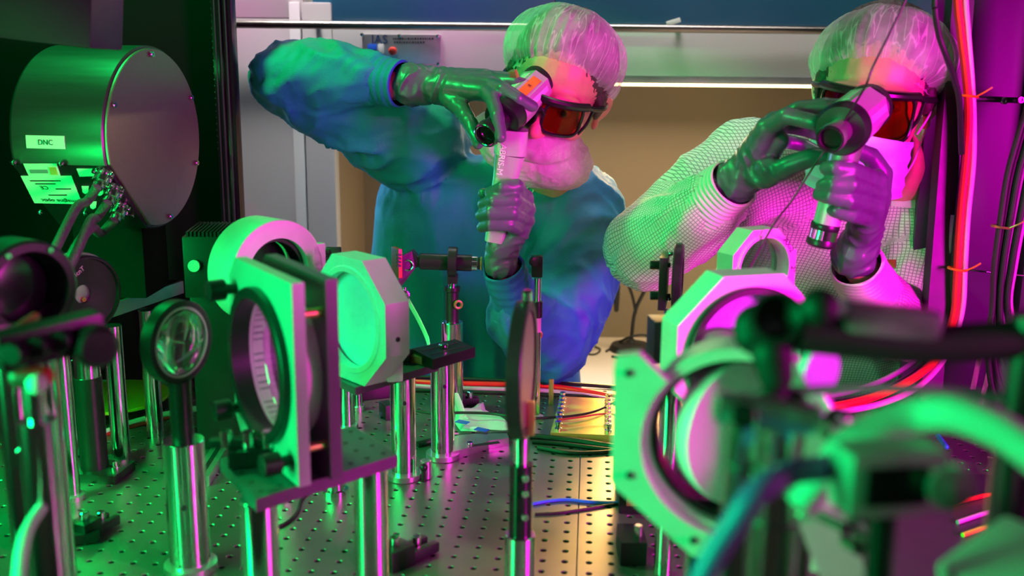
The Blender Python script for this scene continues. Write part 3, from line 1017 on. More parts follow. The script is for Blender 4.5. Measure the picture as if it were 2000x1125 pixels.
# gathered sleeve ends and ribbed cuffs
def cuff(mbname, pts, rs, m, parent, amp=.0007, freq=420, n=64, close=False):
    pts = [Vector(p) for p in pts]
    L = [0]
    for i in range(1, len(pts)):
        L.append(L[-1] + (pts[i] - pts[i - 1]).length)
    vs, fs = [], []
    K = 46
    ax0 = basis(pts[-1] - pts[0])
    for j in range(K + 1):
        s_ = L[-1] * j / K
        i = max(k for k in range(len(L)) if L[k] <= s_ + 1e-9)
        i = min(i, len(pts) - 2)
        t_ = (s_ - L[i]) / (L[i + 1] - L[i])
        c = pts[i].lerp(pts[i + 1], t_)
        r = rs[i] * (1 - t_) + rs[i + 1] * t_
        for k in range(n):
            a = 2 * PI * k / n
            rr = r + amp * math.sin(s_ * freq) + .0016 * float(math.sin(3 * a + s_ * 60) * math.sin(2 * a - s_ * 45))
            vs.append(c + ax0 @ Vector((rr * math.cos(a), rr * math.sin(a), 0)))
    inner = len(vs)
    # turn the hem inwards so the cuff has thickness
    c = pts[-1]
    for (rr, back_) in ((rs[-1] - .003, 0), (rs[-1] - .004, .012)):
        for k in range(n):
            a = 2 * PI * k / n
            vs.append(c - (pts[-1] - pts[-2]).normalized() * back_ + ax0 @ Vector((rr * math.cos(a), rr * math.sin(a), 0)))
    for j in range(K + 2):
        for k in range(n):
            fs.append((j * n + k, j * n + (k + 1) % n, (j + 1) * n + (k + 1) % n, (j + 1) * n + k))
    return MB().add(vs, fs).build(mbname, m, parent, ang=80)
cuff('cuff', [P(690, 152, 1.655), P(735, 155, 1.64), P(785, 165, 1.61)], [.042, .040, .037], M['rib'], p1)
cuff('cuff', [P(1020, 622, 1.575), P(1005, 575, 1.55), P(983, 522, 1.525)], [.047, .037, .033], M['rib'], p1)
# elastic frills where the gown sleeve ends
MB().torus(P(1012, 600, 1.562), P(983, 522, 1.525) - P(1012, 600, 1.562), .043, .004, 40).build('sleeve_seam', M['gown'], p1)
glove(p1, handA_f, handA_p, [(P(845, 166, 1.60), .0275), (P(828, 166, 1.602), .031), (P(806, 166, 1.605), .0335)])
glove(p1, handB_f, handB_p, [(P(984, 482, 1.52), .0245), (P(979, 502, 1.52), .027), (P(978, 510, 1.52), .0275)])
bouffant(H1, p1, (-.004, .034, .046), (.100, .118, .082), math.radians(-34), 0, 3.3)
glasses(H1, p1)
# beard cover: puffy gauze bag over mouth and chin
mb = MB()
mb.sphere(H1 @ Vector((-.012, -.040, -.084)), (.056, .056, .050), H1.to_3x3(), 30, 20)
mb.sphere(H1 @ Vector((-.040, -.045, -.080)), (.062, .050, .046), H1.to_3x3(), 30, 20)
mb.sphere(H1 @ Vector((.010, -.040, -.088)), (.090, .064, .050), H1.to_3x3(), 30, 20)
mb.sphere(H1 @ Vector((.0, -.060, -.062)), (.070, .056, .030), H1.to_3x3(), 30, 20)
def dbc(v):
    return .0055 * ridge(v * 16 + 3) + .003 * ridge(v * 38) + .0012 * ridge(v * 90)
blob('beard_cover', mb, M['beard'], p1, voxel=.003, it=5, disp=dbc)
# collar snap
q, n_ = surf(gown, 1035, 372)
if q:
    MB().torus(q, n_, .006, .0012, 20, 6).build('collar_snap', M['cable_white'], gown)

# ---- person in the white grid-woven coat --------------------------------------
def coat_material():
    m = mat('white_grid_coat', (0.62, 0.60, 0.61), 0.7, noise=300, bump=0.15)
    nt = m.node_tree
    b = nt.nodes['Principled BSDF']
    at = nt.nodes.new('ShaderNodeAttribute'); at.attribute_name = 'fab'
    sp = nt.nodes.new('ShaderNodeSeparateXYZ')
    nt.links.new(at.outputs['Vector'], sp.inputs[0])
    res = []
    for ax in ('X', 'Y'):
        ml = nt.nodes.new('ShaderNodeMath'); ml.operation = 'MULTIPLY'; ml.inputs[1].default_value = 1 / .0052
        fr = nt.nodes.new('ShaderNodeMath'); fr.operation = 'FRACT'
        lt = nt.nodes.new('ShaderNodeMath'); lt.operation = 'LESS_THAN'; lt.inputs[1].default_value = .24
        nt.links.new(sp.outputs[ax], ml.inputs[0]); nt.links.new(ml.outputs[0], fr.inputs[0]); nt.links.new(fr.outputs[0], lt.inputs[0])
        res.append(lt)
    mx = nt.nodes.new('ShaderNodeMath'); mx.operation = 'MAXIMUM'
    nt.links.new(res[0].outputs[0], mx.inputs[0]); nt.links.new(res[1].outputs[0], mx.inputs[1])
    mc = nt.nodes.new('ShaderNodeMix'); mc.data_type = 'RGBA'
    mc.inputs['A'].default_value = (0.66, 0.645, 0.65, 1)
    mc.inputs['B'].default_value = (0.27, 0.265, 0.29, 1)
    nt.links.new(mx.outputs[0], mc.inputs['Factor'])
    nt.links.new(mc.outputs['Result'], b.inputs['Base Color'])
    return m
M['coat'] = coat_material()
M['coatrib'] = mat('white_ribbed_cuff', (0.62, 0.60, 0.61), 0.7, bump=0.2, noise=300)

H2 = head_frame(P(1706, 190, 1.46), math.radians(-24), math.radians(6), math.radians(7))
neck2 = P(1765, 350, 1.56)
RB = dict(sh=P(1520, 345, 1.58), el=P(1262, 492, 1.50), wr=P(1440, 352, 1.345))
LB = dict(sh=P(1800, 400, 1.58), el=P(1765, 640, 1.48), wr=P(1668, 505, 1.315))
handC_f = [
    (fin((1512, 240, 1.30), (1560, 214, 1.28), (1612, 206, 1.265), (1642, 206, 1.265)), GR),
    (fin((1497, 250, 1.29), (1537, 226, 1.255), (1590, 238, 1.235), (1624, 256, 1.235)), GR),
    (fin((1492, 265, 1.30), (1530, 244, 1.33), (1575, 252, 1.335), (1604, 266, 1.33)), GR),
    (fin((1495, 290, 1.32), (1535, 276, 1.36), (1572, 284, 1.36), (1596, 296, 1.345)), [.0105, .010, .009, .0078]),
    (fin((1490, 345, 1.31), (1540, 324, 1.28), (1585, 307, 1.265), (1622, 305, 1.262)), [.016, .0135, .0118, .0095]),
]
handC_p = [(fin((1462, 330, 1.34), (1512, 240, 1.30)), [.024, .015]), (fin((1458, 330, 1.34), (1497, 250, 1.29)), [.024, .015]),
           (fin((1458, 330, 1.34), (1492, 265, 1.30)), [.024, .015]), (fin((1460, 330, 1.345), (1495, 290, 1.32)), [.024, .016]),
           (fin((1465, 335, 1.34), (1505, 330, 1.30)), [.024, .018]), (fin((1475, 320, 1.33), (1520, 275, 1.30)), [.022, .014])]
handD_f = [
    (fin((1710, 352, 1.26), (1660, 332, 1.205), (1632, 328, 1.20), (1613, 328, 1.215)), GR),
    (fin((1712, 378, 1.26), (1660, 360, 1.20), (1628, 360, 1.20), (1606, 362, 1.215)), GR),
    (fin((1706, 404, 1.26), (1655, 390, 1.205), (1622, 384, 1.205), (1600, 380, 1.22)), GR),
    (fin((1696, 428, 1.27), (1662, 418, 1.225), (1636, 412, 1.222), (1618, 408, 1.232)), [.0105, .0105, .0095, .008]),
    (fin((1712, 390, 1.29), (1722, 340, 1.30), (1700, 306, 1.295), (1676, 294, 1.285)), [.017, .014, .0122, .0095]),
]
handD_p = [(fin((1682, 470, 1.31), (1710, 352, 1.26)), [.024, .015]), (fin((1682, 470, 1.31), (1712, 378, 1.26)), [.024, .015]),
           (fin((1680, 470, 1.31), (1706, 404, 1.26)), [.024, .015]), (fin((1678, 470, 1.31), (1696, 428, 1.27)), [.024, .014]),
           (fin((1685, 466, 1.31), (1714, 385, 1.29)), [.023, .018])]
waist2 = P(1640, 770, 1.80)
chest2 = P(1650, 470, 1.62)
p2 = build_person('person', 'person in white coat with fine grid weave holding a silver handheld viewer', H2, neck2,
    [(handC_f, handC_p), (handD_f, handD_p)],
    [([RB['sh'], RB['el'], RB['wr'], P(1462, 330, 1.34)], [.050, .036, .0215, .0205]),
     ([LB['sh'], LB['el'], LB['wr'], P(1680, 472, 1.31)], [.050, .036, .0215, .0205])],
    [((waist2.x, 1.88, waist2.z), (.14, .07, .12), (chest2.x, chest2.y + .06, chest2.z - .02), (.13, .05, .10)),
     ((chest2.x, chest2.y + .06, chest2.z - .02), (.13, .05, .10), tuple(P(1700, 385, 1.62)), (.08, .045, .04)),
     (tuple(P(1700, 385, 1.62)), (.08, .045, .04), tuple(neck2), (.052, .05, .04))],
    legs_of(waist2.x, 1.92, .85))
hair_patch(H2, p2)
g = MB()
rg = [ringpx(1372, 1880, 960, 1.90, .15), ringpx(1372, 1870, 860, 1.87, .145), ringpx(1370, 1862, 760, 1.83, .135), ringpx(1378, 1855, 660, 1.79, .125),
      ringpx(1400, 1850, 560, 1.72, .12), ringpx(1430, 1850, 470, 1.66, .115), ringpx(1462, 1850, 400, 1.62, .10),
      ringpx(1520, 1845, 358, 1.60, .08), ringpx(1620, 1835, 335, 1.585, .065)]
loft(g, [((rg[0][0].x, 1.95, .40), rg[0][1] * 1.05, .17, 2.5)] + rg)
g.chain([RB['sh'], P(1455, 330, 1.57), P(1350, 420, 1.53), P(1262, 484, 1.50)], [.078, .082, .072, .060])
g.chain([P(1262, 486, 1.50), P(1330, 445, 1.44), P(1392, 395, 1.385)], [.064, .056, .046])
g.sphere(P(1800, 382, 1.60), (.055, .06, .05))
g.chain([LB['sh'] + Vector((-.02, 0, 0)), P(1795, 500, 1.56), P(1772, 585, 1.52), P(1762, 632, 1.49)], [.068, .070, .066, .058])
g.chain([P(1762, 632, 1.49), P(1735, 615, 1.43), P(1705, 590, 1.38)], [.058, .052, .045])
def bonew(v, bones):
    best = np.full(len(v), 9.0); S_ = np.zeros(len(v)); A_ = np.zeros(len(v))
    for a, b_, rr, off in bones:
        s_, dist, ang, L = seg_coords(v, a, b_)
        e = dist / rr + .4 * np.maximum(0, -s_) / .05
        m_ = e < best
        e = np.where((s_ < -.01) | (s_ > L + .01), 9., e); m_ = e < best
        best = np.where(m_, e, best); S_ = np.where(m_, s_ + off, S_); A_ = np.where(m_, ang * rr, A_)
    return best, S_, A_
bones2 = [(RB['sh'], RB['el'], .065, 0), (RB['el'], P(1400, 388, 1.375), .055, 1), (LB['sh'] + Vector((0, -.02, -.08)), LB['el'], .06, 2), (LB['el'], P(1700, 585, 1.37), .052, 3)]
def fab2(v):
    best, s_, a_ = bonew(v, bones2)
    arm = best < 1.25
    # whole multiples of the grid keep the weave aligned
    return np.stack([np.where(arm, s_, v[:, 0] + .3 * v[:, 1]), np.where(arm, a_, v[:, 2] * 1.1), np.zeros(len(v))], 1)
def d2(v):
    out = np.zeros(len(v)); tot = np.zeros(len(v)) + 1e-6; tw = np.ones(len(v))
    dd = ridge(np.stack([v[:, 0] * 12 + v[:, 2] * 4, v[:, 1] * 5, v[:, 2] * 2.5], 1)) * .009 + ridge(np.stack([v[:, 0] * 28, v[:, 1] * 8, v[:, 2] * 5 + 9], 1)) * .003
    for a, b_, rr, off in bones2:
        s_, dist, ang, L = seg_coords(v, a, b_)
        wgt = np.clip(1 - (dist - rr * 1.25) / .03, 0, 1)
        n1 = ridge(np.stack([s_ * 16 + 1.3 * np.sin(ang + 1), np.cos(ang) * 1.1 + off, np.sin(ang) * 1.1], 1))
        n2 = ridge(np.stack([s_ * 38 + 2 * np.sin(ang * 2), np.cos(ang) * 2, np.sin(ang) * 2 + 5], 1))
        out = out + wgt * (n1 * .006 + n2 * .002); tot = tot + wgt; tw = np.minimum(tw, 1 - wgt)
    return dd * tw + out / np.maximum(tot, 1)
coat = blob('coat', g, M['coat'], p2, voxel=.0062, it=6, disp=d2, fab=fab2)
cuff('cuff', [P(1378, 405, 1.395), P(1405, 382, 1.37), P(1432, 358, 1.35)], [.046, .040, .036], M['coatrib'], p2, .0009, 900)
cuff('cuff', [P(1712, 598, 1.385), P(1695, 560, 1.36), P(1672, 515, 1.325)], [.046, .040, .036], M['coatrib'], p2, .0009, 900)
# stand-up collar
cuff('collar', [P(1752, 352, 1.60), P(1758, 325, 1.59), P(1764, 305, 1.585)], [.095, .078, .070], M['coatrib'], p2, .0004, 300)
glove(p2, handC_f, handC_p, [(P(1462, 330, 1.34), .0255), (P(1448, 345, 1.345), .029), (P(1440, 352, 1.35), .031)])
glove(p2, handD_f, handD_p, [(P(1681, 470, 1.31), .0255), (P(1672, 492, 1.315), .029), (P(1669, 500, 1.32), .030)])
bouffant(H2, p2, (.006, .036, .038), (.107, .124, .076), math.radians(-30), 0, 8.1)
glasses(H2, p2, -.004, .031, .034)
# surgical mask with ear loop
g = MB()
vs, fs = [], []
n, m_ = 22, 14
for lay in (0, 1):
    for i in range(n + 1):
        for j in range(m_ + 1):
            u, v = -1 + 2 * i / n, j / m_
            a = u * 1.25
            rad_ = .074 + .012 * math.cos(a) + .0016 * math.sin(v * 26)
            x = rad_ * math.sin(a) * .92
            y = -.030 - rad_ * math.cos(a) * (1.10 - .30 * (v - .45) ** 2) + .002 * lay
            z = -.046 - .078 * v + .012 * (1 - abs(u)) * (1 - v)
            vs.append(H2 @ Vector((x, y, z)))
N = (n + 1) * (m_ + 1)
for i in range(n):
    for j in range(m_):
        q = i * (m_ + 1) + j
        fs += [(q, q + 1, q + m_ + 2, q + m_ + 1), (N + q, N + q + m_ + 1, N + q + m_ + 2, N + q + 1)]
mk = g.add(vs, fs).build('face_mask', M['mask'], p2)
for s_ in (-1, 1):
    MB().tube([H2 @ Vector((s_ * .070, -.052, -.035)), H2 @ Vector((s_ * .079, -.02, -.012)), H2 @ Vector((s_ * .084, .012, .018)), H2 @ Vector((s_ * .082, .03, .0)), H2 @ Vector((s_ * .074, -.02, -.07)), H2 @ Vector((s_ * .068, -.052, -.09))], .0014, 6, 6).build('ear_loop', M['cable_white'], mk)
# red marking on the chest
pts_ = [[surf(coat, x_, y_, .0015)[0] for x_ in (1720, 1734, 1750)] for y_ in (508, 524)]
if all(p for r_ in pts_ for p in r_):
    mb = MB()
    mb.v = [tuple(p) for r_ in pts_ for p in r_] + [tuple(p + Vector((0, .0012, 0))) for r_ in pts_ for p in r_]
    mb.f = [(0, 1, 4, 3), (1, 2, 5, 4), (9, 10, 7, 6), (10, 11, 8, 7), (0, 6, 7, 1), (1, 7, 8, 2), (2, 8, 11, 5), (5, 11, 10, 4), (4, 10, 9, 3), (3, 9, 6, 0)]
    mb.build('red_badge', M['redbox'], coat, smooth=False)
# ------------------------------------------------------------------ handheld viewers
def frame_pts(a, b_, up):
    d = (Vector(b_) - Vector(a)).normalized()
    return basis(d, up)
# viewer held by the person in the blue gown
A, B = P(948, 265, 1.425), P(1046, 170, 1.545)
d = (B - A).normalized()
t = thing('infrared_viewer', 'grey handheld viewer with orange stripes, held up to the eye by the person in blue', 'viewer', P(975, 430, 1.495))
bd = A + d * .058
MB().lathe([(0, .013), (.0150, .012), (.0160, .001), (.0185, 0), (.0195, .003), (.0195, .012), (.0165, .014), (.0165, .048)], A, d, 40).build('lens_barrel', M['black'], t)
MB().torus(A + d * .001, d, .0165, .0022, 40, 10).build('front_ring', M['chrome'], t)
MB().lathe([(.0152, .006), (.010, .0085), (0, .0095)], A + d * .001, d, 32).build('front_glass', M['blackgloss'], t)
MB().lathe([(.022, -.012), (.028, -.010), (.030, 0), (.030, .012), (.026, .014)], bd, d, 48).build('flange', M['black'], t)
R = basis(d, (0.2, 0.5, 1))
hexa = [((.029) * math.cos(PI / 8 + k * PI / 4), (.029) * math.sin(PI / 8 + k * PI / 4)) for k in range(8)]
L = .085
body = MB().plate(hexa, L, TM(bd + d * (.012 + L / 2), R)).build('body', M['plastic_grey'], t, ang=20)
for k, (m_, nm, w_) in enumerate(((M['orange'], 'orange_label', .016), (M['label'], 'white_label', .010))):
    aa = (-2 + k) * PI / 4 + PI / 8 + PI / 8
    n_ = None
# labels on the facets that face the viewer
cv = (CAM - bd).normalized()
fac = []
for k in range(8):
    a = (k + .5) * PI / 4 + PI / 8
    nn = R @ Vector((math.cos(a), math.sin(a), 0))
    fac.append((nn.dot(cv), nn))
fac.sort(key=lambda q: -q[0])
sidev = d.cross(cv).normalized()
fr_ = sorted(fac[:3], key=lambda q: q[1].dot(sidev))
apo = (.029) * math.cos(PI / 8)
def facet_label(nn, m_, nm, w_, l_, off, tx=None):
    c = bd + d * (.012 + off) + nn * (apo + .0004)
    Rm = Matrix((nn.cross(d).normalized() * -1, d, nn)).transposed()
    Rm = Matrix((d.cross(nn).normalized(), d, nn)).transposed()
    o = MB().box(c, (w_, l_, .0006), Rm).build(nm, m_, t)
    if tx:
        T_ = TM(c + nn * .0005, Rm @ Rz(PI / 2))
        text(tx, w_ * .6, T_, M['ink'], t)
facet_label(fr_[1][1], M['orange'], 'orange_label', .014, .05, .045, 'IR')
facet_label(fr_[0][1], M['label'], 'white_label', .011, .062, .045)
facet_label(fr_[2][1], M['label'], 'white_label', .008, .062, .045)
MB().lathe([(.027, 0), (.029, .004), (.029, .018), (.024, .022), (.024, .03)], bd + d * (.012 + L), d, 40).build('eyepiece', M['rubber'], t)
MB().box(bd + d * .05 + Vector((-.01, 0, .036)), (.012, .02, .008), R, .002).build('yellow_tab', M['brass'], t)
# handle: neck block, tapering grip
h0, h1, h2 = P(1000, 268, 1.478), P(988, 345, 1.488), P(966, 470, 1.500)
def prism_between(mb, a, b_, wa, da, wb, db, up=(0, -1, 0), sup=4.0, n=28):
    Rm = basis((b_ - a), up)
    vs, fs = [], []
    for (c, w_, dd) in ((a, wa, da), (b_, wb, db)):
        for i in range(n):
            an = 2 * PI * i / n
            cx, cy = math.cos(an), math.sin(an)
            k = (abs(cx) ** sup + abs(cy) ** sup) ** (-1 / sup)
            vs.append(Vector(c) + Rm @ Vector((w_ * k * cx, dd * k * cy, 0)))
    for i in range(n):
        fs.append((i, (i + 1) % n, n + (i + 1) % n, n + i))
    fs += [tuple(reversed(range(n))), tuple(range(n, 2 * n))]
    return mb.add(vs, fs)
mb = MB(); prism_between(mb, h0 + Vector((0, 0, .012)), P(996, 300, 1.482), .024, .022, .024, .021)
mb.build('neck', M['plastic_grey'], t)
mb = MB(); prism_between(mb, P(996, 300, 1.482), h1, .0225, .019, .019, .016)
hd = mb.build('handle', M['plastic_grey'], t)
mb = MB(); prism_between(mb, h1, h2, .019, .016, .015, .014)
mb.build('grip', M['plastic_grey'], t)
mb = MB(); mb.box(P(1010, 338, 1.474), (.007, .006, .038), basis(h0 - h1), .001)
q0 = P(1012, 318, 1.477); q1 = P(1004, 362, 1.484)
mb = MB(); mb.cap(q0, q1, .0042, .0036); mb.build('orange_stripe', M['orange'], t)
Rm = basis(Vector((0, -1, -.05)), (h0 - h1))
text('ABRIS-M', .0125, TM(P(979, 312, 1.4595), Rm @ Rz(-PI / 2)), M['white'], t)

# viewer held by the person in the white coat
A, B = P(1621, 272, 1.165), P(1712, 196, 1.335)
d = (B - A).normalized()
t = thing('infrared_viewer', 'silver handheld viewer with ribbed black end cap, held up by the person in white', 'viewer', P(1608, 470, 1.24))
MB().lathe([(0, .013), (.0130, .012), (.0138, .001), (.0155, 0), (.0165, .003), (.0165, .014), (.0145, .016), (.0145, .05)], A, d, 40).build('lens_barrel', M['brushed'], t)
MB().torus(A, d, .0142, .0020, 40, 10).build('front_ring', M['blackgloss'], t)
MB().lathe([(.0132, .006), (.009, .0085), (0, .0095)], A + d * .001, d, 32).build('front_glass', M['blackgloss'], t)
bd = A + d * .050
MB().lathe([(.020, -.010), (.029, -.010), (.032, -.004), (.032, .010), (.028, .012)], bd, d, 48).build('flange', M['black'], t)
R = basis(d, (0.1, 0.5, 1))
hexa = [(.031 * math.cos(PI / 8 + k * PI / 4), .031 * math.sin(PI / 8 + k * PI / 4)) for k in range(8)]
L = .088
MB().plate(hexa, L, TM(bd + d * (.010 + L / 2), R)).build('body', M['plastic_grey'], t, ang=20)
cv = (CAM - bd).normalized()
fac = []
for k in range(8):
    a = (k + .5) * PI / 4 + PI / 8
    nn = R @ Vector((math.cos(a), math.sin(a), 0))
    fac.append((nn.dot(cv), nn))
fac.sort(key=lambda q: -q[0])
sidev = d.cross(cv).normalized()
fr_ = sorted(fac[:4], key=lambda q: q[1].z)
apo = .031 * math.cos(PI / 8)
facet_label(fr_[-1][1], M['label'], 'white_label', .010, .05, .045)
facet_label(fr_[1][1], M['label'], 'white_label', .008, .07, .045)
MB().lathe([(.026, 0), (.030, .004), (.030, .02), (.022, .024), (.022, .03)], bd + d * (.010 + L), d, 40).build('eyepiece', M['rubber'], t)
h0, h1, h2 = P(1652, 290, 1.225), P(1640, 335, 1.235), P(1608, 462, 1.24)
MB().cyl(P(1657, 270, 1.225), h1, .020, .018).build('handle_neck', M['brushed'], t)
MB().cyl(h1, P(1612, 446, 1.24), .0165, .0165).build('handle', M['plastic_grey'], t)
dd = (h2 - h1).normalized()
e = P(1613, 436, 1.24)
MB().lathe([(.0172, 0), (.0178, .001), (.0178, .007), (.0172, .008)], e, dd, 40).build('black_band', M['black'], t)
kn = MB(); kn.lathe([(.0176, .008), (.0176, .020)], e, dd, 60); kn.build('ribbed_ring', M['chrome'], t)
for k in range(0):
    pass
MB().lathe([(.0180, .020), (.0185, .021), (.0185, .027), (.016, .030)], e, dd, 40).build('end_cap', M['black'], t)
# ------------------------------------------------------------------ left side
UPZ = Vector((0, 0, 1))
def nrm(deg):            # horizontal facing direction, 0 = towards the viewer, + = picture right
    a = math.radians(deg)
    return Vector((math.sin(a), -math.cos(a), 0))
def hexscrew(mb, p, ax, r=.004, h=.004):
    ax = Vector(ax).normalized()
    mb.lathe([(r, 0), (r, h * .8), (r * .85, h), (r * .5, h), (r * .45, h * .4), (0, h * .4)], p, ax, 14)
def post(t, x, y, z0, z1, r, holder=None, base=None, m='chrome', hm='chrome', knob=None):
    """slim post z0..z1; holder = top z and radius of a thicker sleeve standing on z0"""
    if holder:
        hz, hr = holder
        MB().lathe([(hr - .001, 0), (hr, .001), (hr, hz - z0 - .001), (hr - .001, hz - z0), (r, hz - z0)], (x, y, z0), UPZ, 48).build('post_holder', M[hm], t)
        MB().cyl((x, y, hz - .002), (x, y, z1), r, n=40, ch=.0006).build('post', M[m], t)
    else:
        MB().cyl((x, y, z0), (x, y, z1), r, n=48, ch=.0008).build('post', M[m], t)
    if base:
        br, bh = base
        MB().lathe([(br, 0), (br, bh - .001), (br - .001, bh)], (x, y, z0), UPZ, 48).build('base', M['brushed'], t)

# black laser enclosure: back panel and extruded post
xr = P(430, 200, 1.66).x
t = thing('laser_enclosure', 'tall matte black enclosure wall with a corner post behind the big cylinder', 'enclosure', (-1.0, 1.66, ZT))
MB().box(((-1.75 + xr) / 2, 1.686, (ZT + 1.95) / 2), (xr + 1.75, .012, 1.95 - ZT), None, .001).build('board', M['blackmatte'], t)
for z in (1.30, 1.62):
    for x in (-.95, -.60):
        s_ = MB(); hexscrew(s_, (x, 1.680, z), (0, -1, 0)); s_.build('screw', M['brushed'], t)
xa, xb = P(418, 200, 1.63).x, P(458, 220, 1.63).x
mb = MB()
mb.box(((xa + xb) / 2, 1.652, (ZT + 1.95) / 2), (xb - xa, .03, 1.95 - ZT), None, .0015)
ep = mb.build('corner_post', M['blackgloss'], t)
for fx in (.25, .5, .78):
    MB().box((xa + (xb - xa) * fx, 1.6288, (ZT + 1.95) / 2), (.0022, .003, 1.95 - ZT), None, .0005).build('slot', M['rackdark'], ep)
mb = MB()
for k in range(30):
    mb.sphere((xa + .003, 1.6285, 1.62 - k * .010), (.0009, .0009, .0016), None, 6, 4)
mb.build('edge_beading', M['chrome'], ep)
# instrument cover top left
a, b_ = P(-60, -60, 1.20), P(182, 84, 1.20)
t = thing('instrument_cover', 'dark box cover hanging above the big cylinder, its face lit green', 'cover', ((a.x + b_.x) / 2, 1.20, b_.z))
bx = MB(); bx.box(((a.x + b_.x) / 2 , 1.26, (a.z + b_.z) / 2 + .03), (b_.x - a.x, .10, a.z - b_.z + .06), Ry(.10), .006)
bx.build('cover', M['rackdark'], t)
MB().box((-.86, 1.45, 1.60), (.02, .34, .5), None, .002).build('hanger', M['blackmatte'], t)

# the shelf under the big cylinder
ZS = 1.125
e0, e1 = Z(352, 548, ZS), Z(215, 592, ZS)
dr = (e0 - e1).normalized()
e1 = e1 - dr * .28
sd = Vector((-dr.y, dr.x, 0))
t = thing('raised_shelf', 'black shelf with silver edge on posts, carrying the big cylinder', 'shelf', ((e0 + e1) / 2 + sd * .19 - Vector((0, 0, ZS - ZT))))
c = (e0 + e1) / 2
Rs = Matrix((dr, sd, UPZ)).transposed()
MB().box(c + sd * .19 + Vector((0, 0, -.006)), ((e0 - e1).length, .38, .012), Rs, .001).build('board', M['blackmatte'], t)
MB().box(c + Vector((0, 0, -.010)) - sd * .003, ((e0 - e1).length, .006, .020), Rs, .001).build('edge_strip', M['brushed'], t)
for (px, py) in ((300, 590), (232, 620)):
    q = Z(px, py, ZS)
    q = q + sd * .012
    MB().cyl((q.x, q.y, ZT), (q.x, q.y, ZS - .012), .0125, n=32).build('post', M['chrome'], t)
a = [Z(225, 531, ZS), Z(253, 516, ZS), Z(287, 517, ZS), Z(262, 532, ZS)]
cc = sum(a, Vector()) / 4 + Vector((0, 0, .0006))
nt_ = MB(); nt_.v = [tuple(p + Vector((0, 0, dz))) for dz in (0.0002, .0008) for p in a]
nt_.f = [(3, 2, 1, 0), (4, 5, 6, 7), (0, 1, 5, 4), (1, 2, 6, 5), (2, 3, 7, 6), (3, 0, 4, 7)]
single(nt_, 'paper_note', M['label'], 'small white paper note lying on the black shelf', 'note')

# big cylinder with the grey disk face
Cd = P(302, 270, 1.45)
ax = nrm(80)
Rr = 176 * S(302, 270, 1.45)
t = thing('laser_instrument', 'big dark cylindrical instrument with a grey round end plate and labels', 'instrument', Vector((Cd.x - .12, Cd.y, ZS)))
Lc = .138
e1_ = (Vector((0, -1, 0)) - ax * Vector((0, -1, 0)).dot(ax)).normalized()
TH1, TH2 = math.radians(-13), math.radians(-74)
def rim(th, r, s_):
    return Cd + (e1_ * math.cos(th) + UPZ * math.sin(th)) * r + ax * s_
def cutcyl(layers, nm, m_):
    angs = [TH1 + (TH2 + 2 * PI - TH1) * i / 95 for i in range(96)]
    mb = MB(); n = len(angs)
    for r, s_ in layers:
        mb.v += [tuple(rim(a_, r, s_)) for a_ in angs]
    for j in range(len(layers) - 1):
        mb.f += [(j * n + i, j * n + (i + 1) % n, (j + 1) * n + (i + 1) % n, (j + 1) * n + i) for i in range(n)]
    mb.f += [tuple(reversed(range(n))), tuple((len(layers) - 1) * n + i for i in range(n))]
    return mb.build(nm, m_, t, ang=20)
cutcyl([(Rr * .985, -Lc), (Rr, -Lc + .004), (Rr, -.002), (Rr - .002, 0)], 'body', M['darkmetal'])
cutcyl([(Rr - .004, 0), (Rr - .004, .003), (Rr - .005, .0045)], 'end_plate', M['diskgrey'])
Rb = basis(ax)
for k, an in enumerate((92, 155, 28, -22, -80)):
    an = math.radians(an)
    p = Cd + Rb @ Vector((math.cos(an) * (Rr - .012), math.sin(an) * (Rr - .012), .0055))
    s_ = MB(); hexscrew(s_, p, ax, .0042, .003); s_.build('screw', M['chrome'], t)
# flat connector panel cut across the lower front of the cylinder
cor = [rim(TH1, Rr, -Lc), rim(TH1, Rr, 0), rim(TH2, Rr, 0), rim(TH2, Rr, -Lc)]
nn = (cor[1] - cor[0]).cross(cor[3] - cor[0]).normalized()
if nn.z > 0: nn = -nn
mb = MB()
mb.v = [tuple(p + nn * .0015) for p in cor] + [tuple(p) for p in cor]
mb.f = [(0, 1, 2, 3), (7, 6, 5, 4), (0, 4, 5, 1), (1, 5, 6, 2), (2, 6, 7, 3), (3, 7, 4, 0)]
pnl = mb.build('connector_panel', M['black'], t, smooth=False)
MB().box((Cd.x - .07, Cd.y + .03, (ZS + Cd.z - Rr * .8) / 2), (.10, .10, Cd.z - Rr * .8 - ZS)).build('foot', M['blackmatte'], t)
def onp(px, py, off=.0006):           # pixel to point on the connector panel
    dd = ray(px, py)
    k = (cor[0] - CAM).dot(nn) / dd.dot(nn)
    return CAM + dd * k + nn * (off + .0015)
def patch(pix, m_, nm, par, off=.0006, th=.0006):
    f_ = [onp(*q, off + th) for q in pix]; b2 = [onp(*q, off) for q in pix]
    n = len(pix)
    mb = MB(); mb.v = [tuple(p) for p in f_ + b2]
    mb.f = [tuple(range(n)), tuple(range(2 * n - 1, n - 1, -1))] + [(i, i + n, (i + 1) % n + n, (i + 1) % n) for i in range(n)]
    return mb.build(nm, m_, par, smooth=False)
patch([(47, 317), (112, 317), (120, 341), (58, 341)], M['label'], 'small_label', t)
patch([(97, 323), (110, 323), (115, 338), (101, 338)], M['gold'], 'hologram', t, .0013)
patch([(59, 328), (94, 328), (96, 335), (62, 335)], M['cable_grey'], 'printed_bar', t, .0013)
patch([(42, 341), (141, 341), (163, 396), (69, 394)], M['label'], 'type_label', t)
patch([(151, 327), (184, 327), (190, 341), (157, 342)], M['label'], 'socket_label', t)
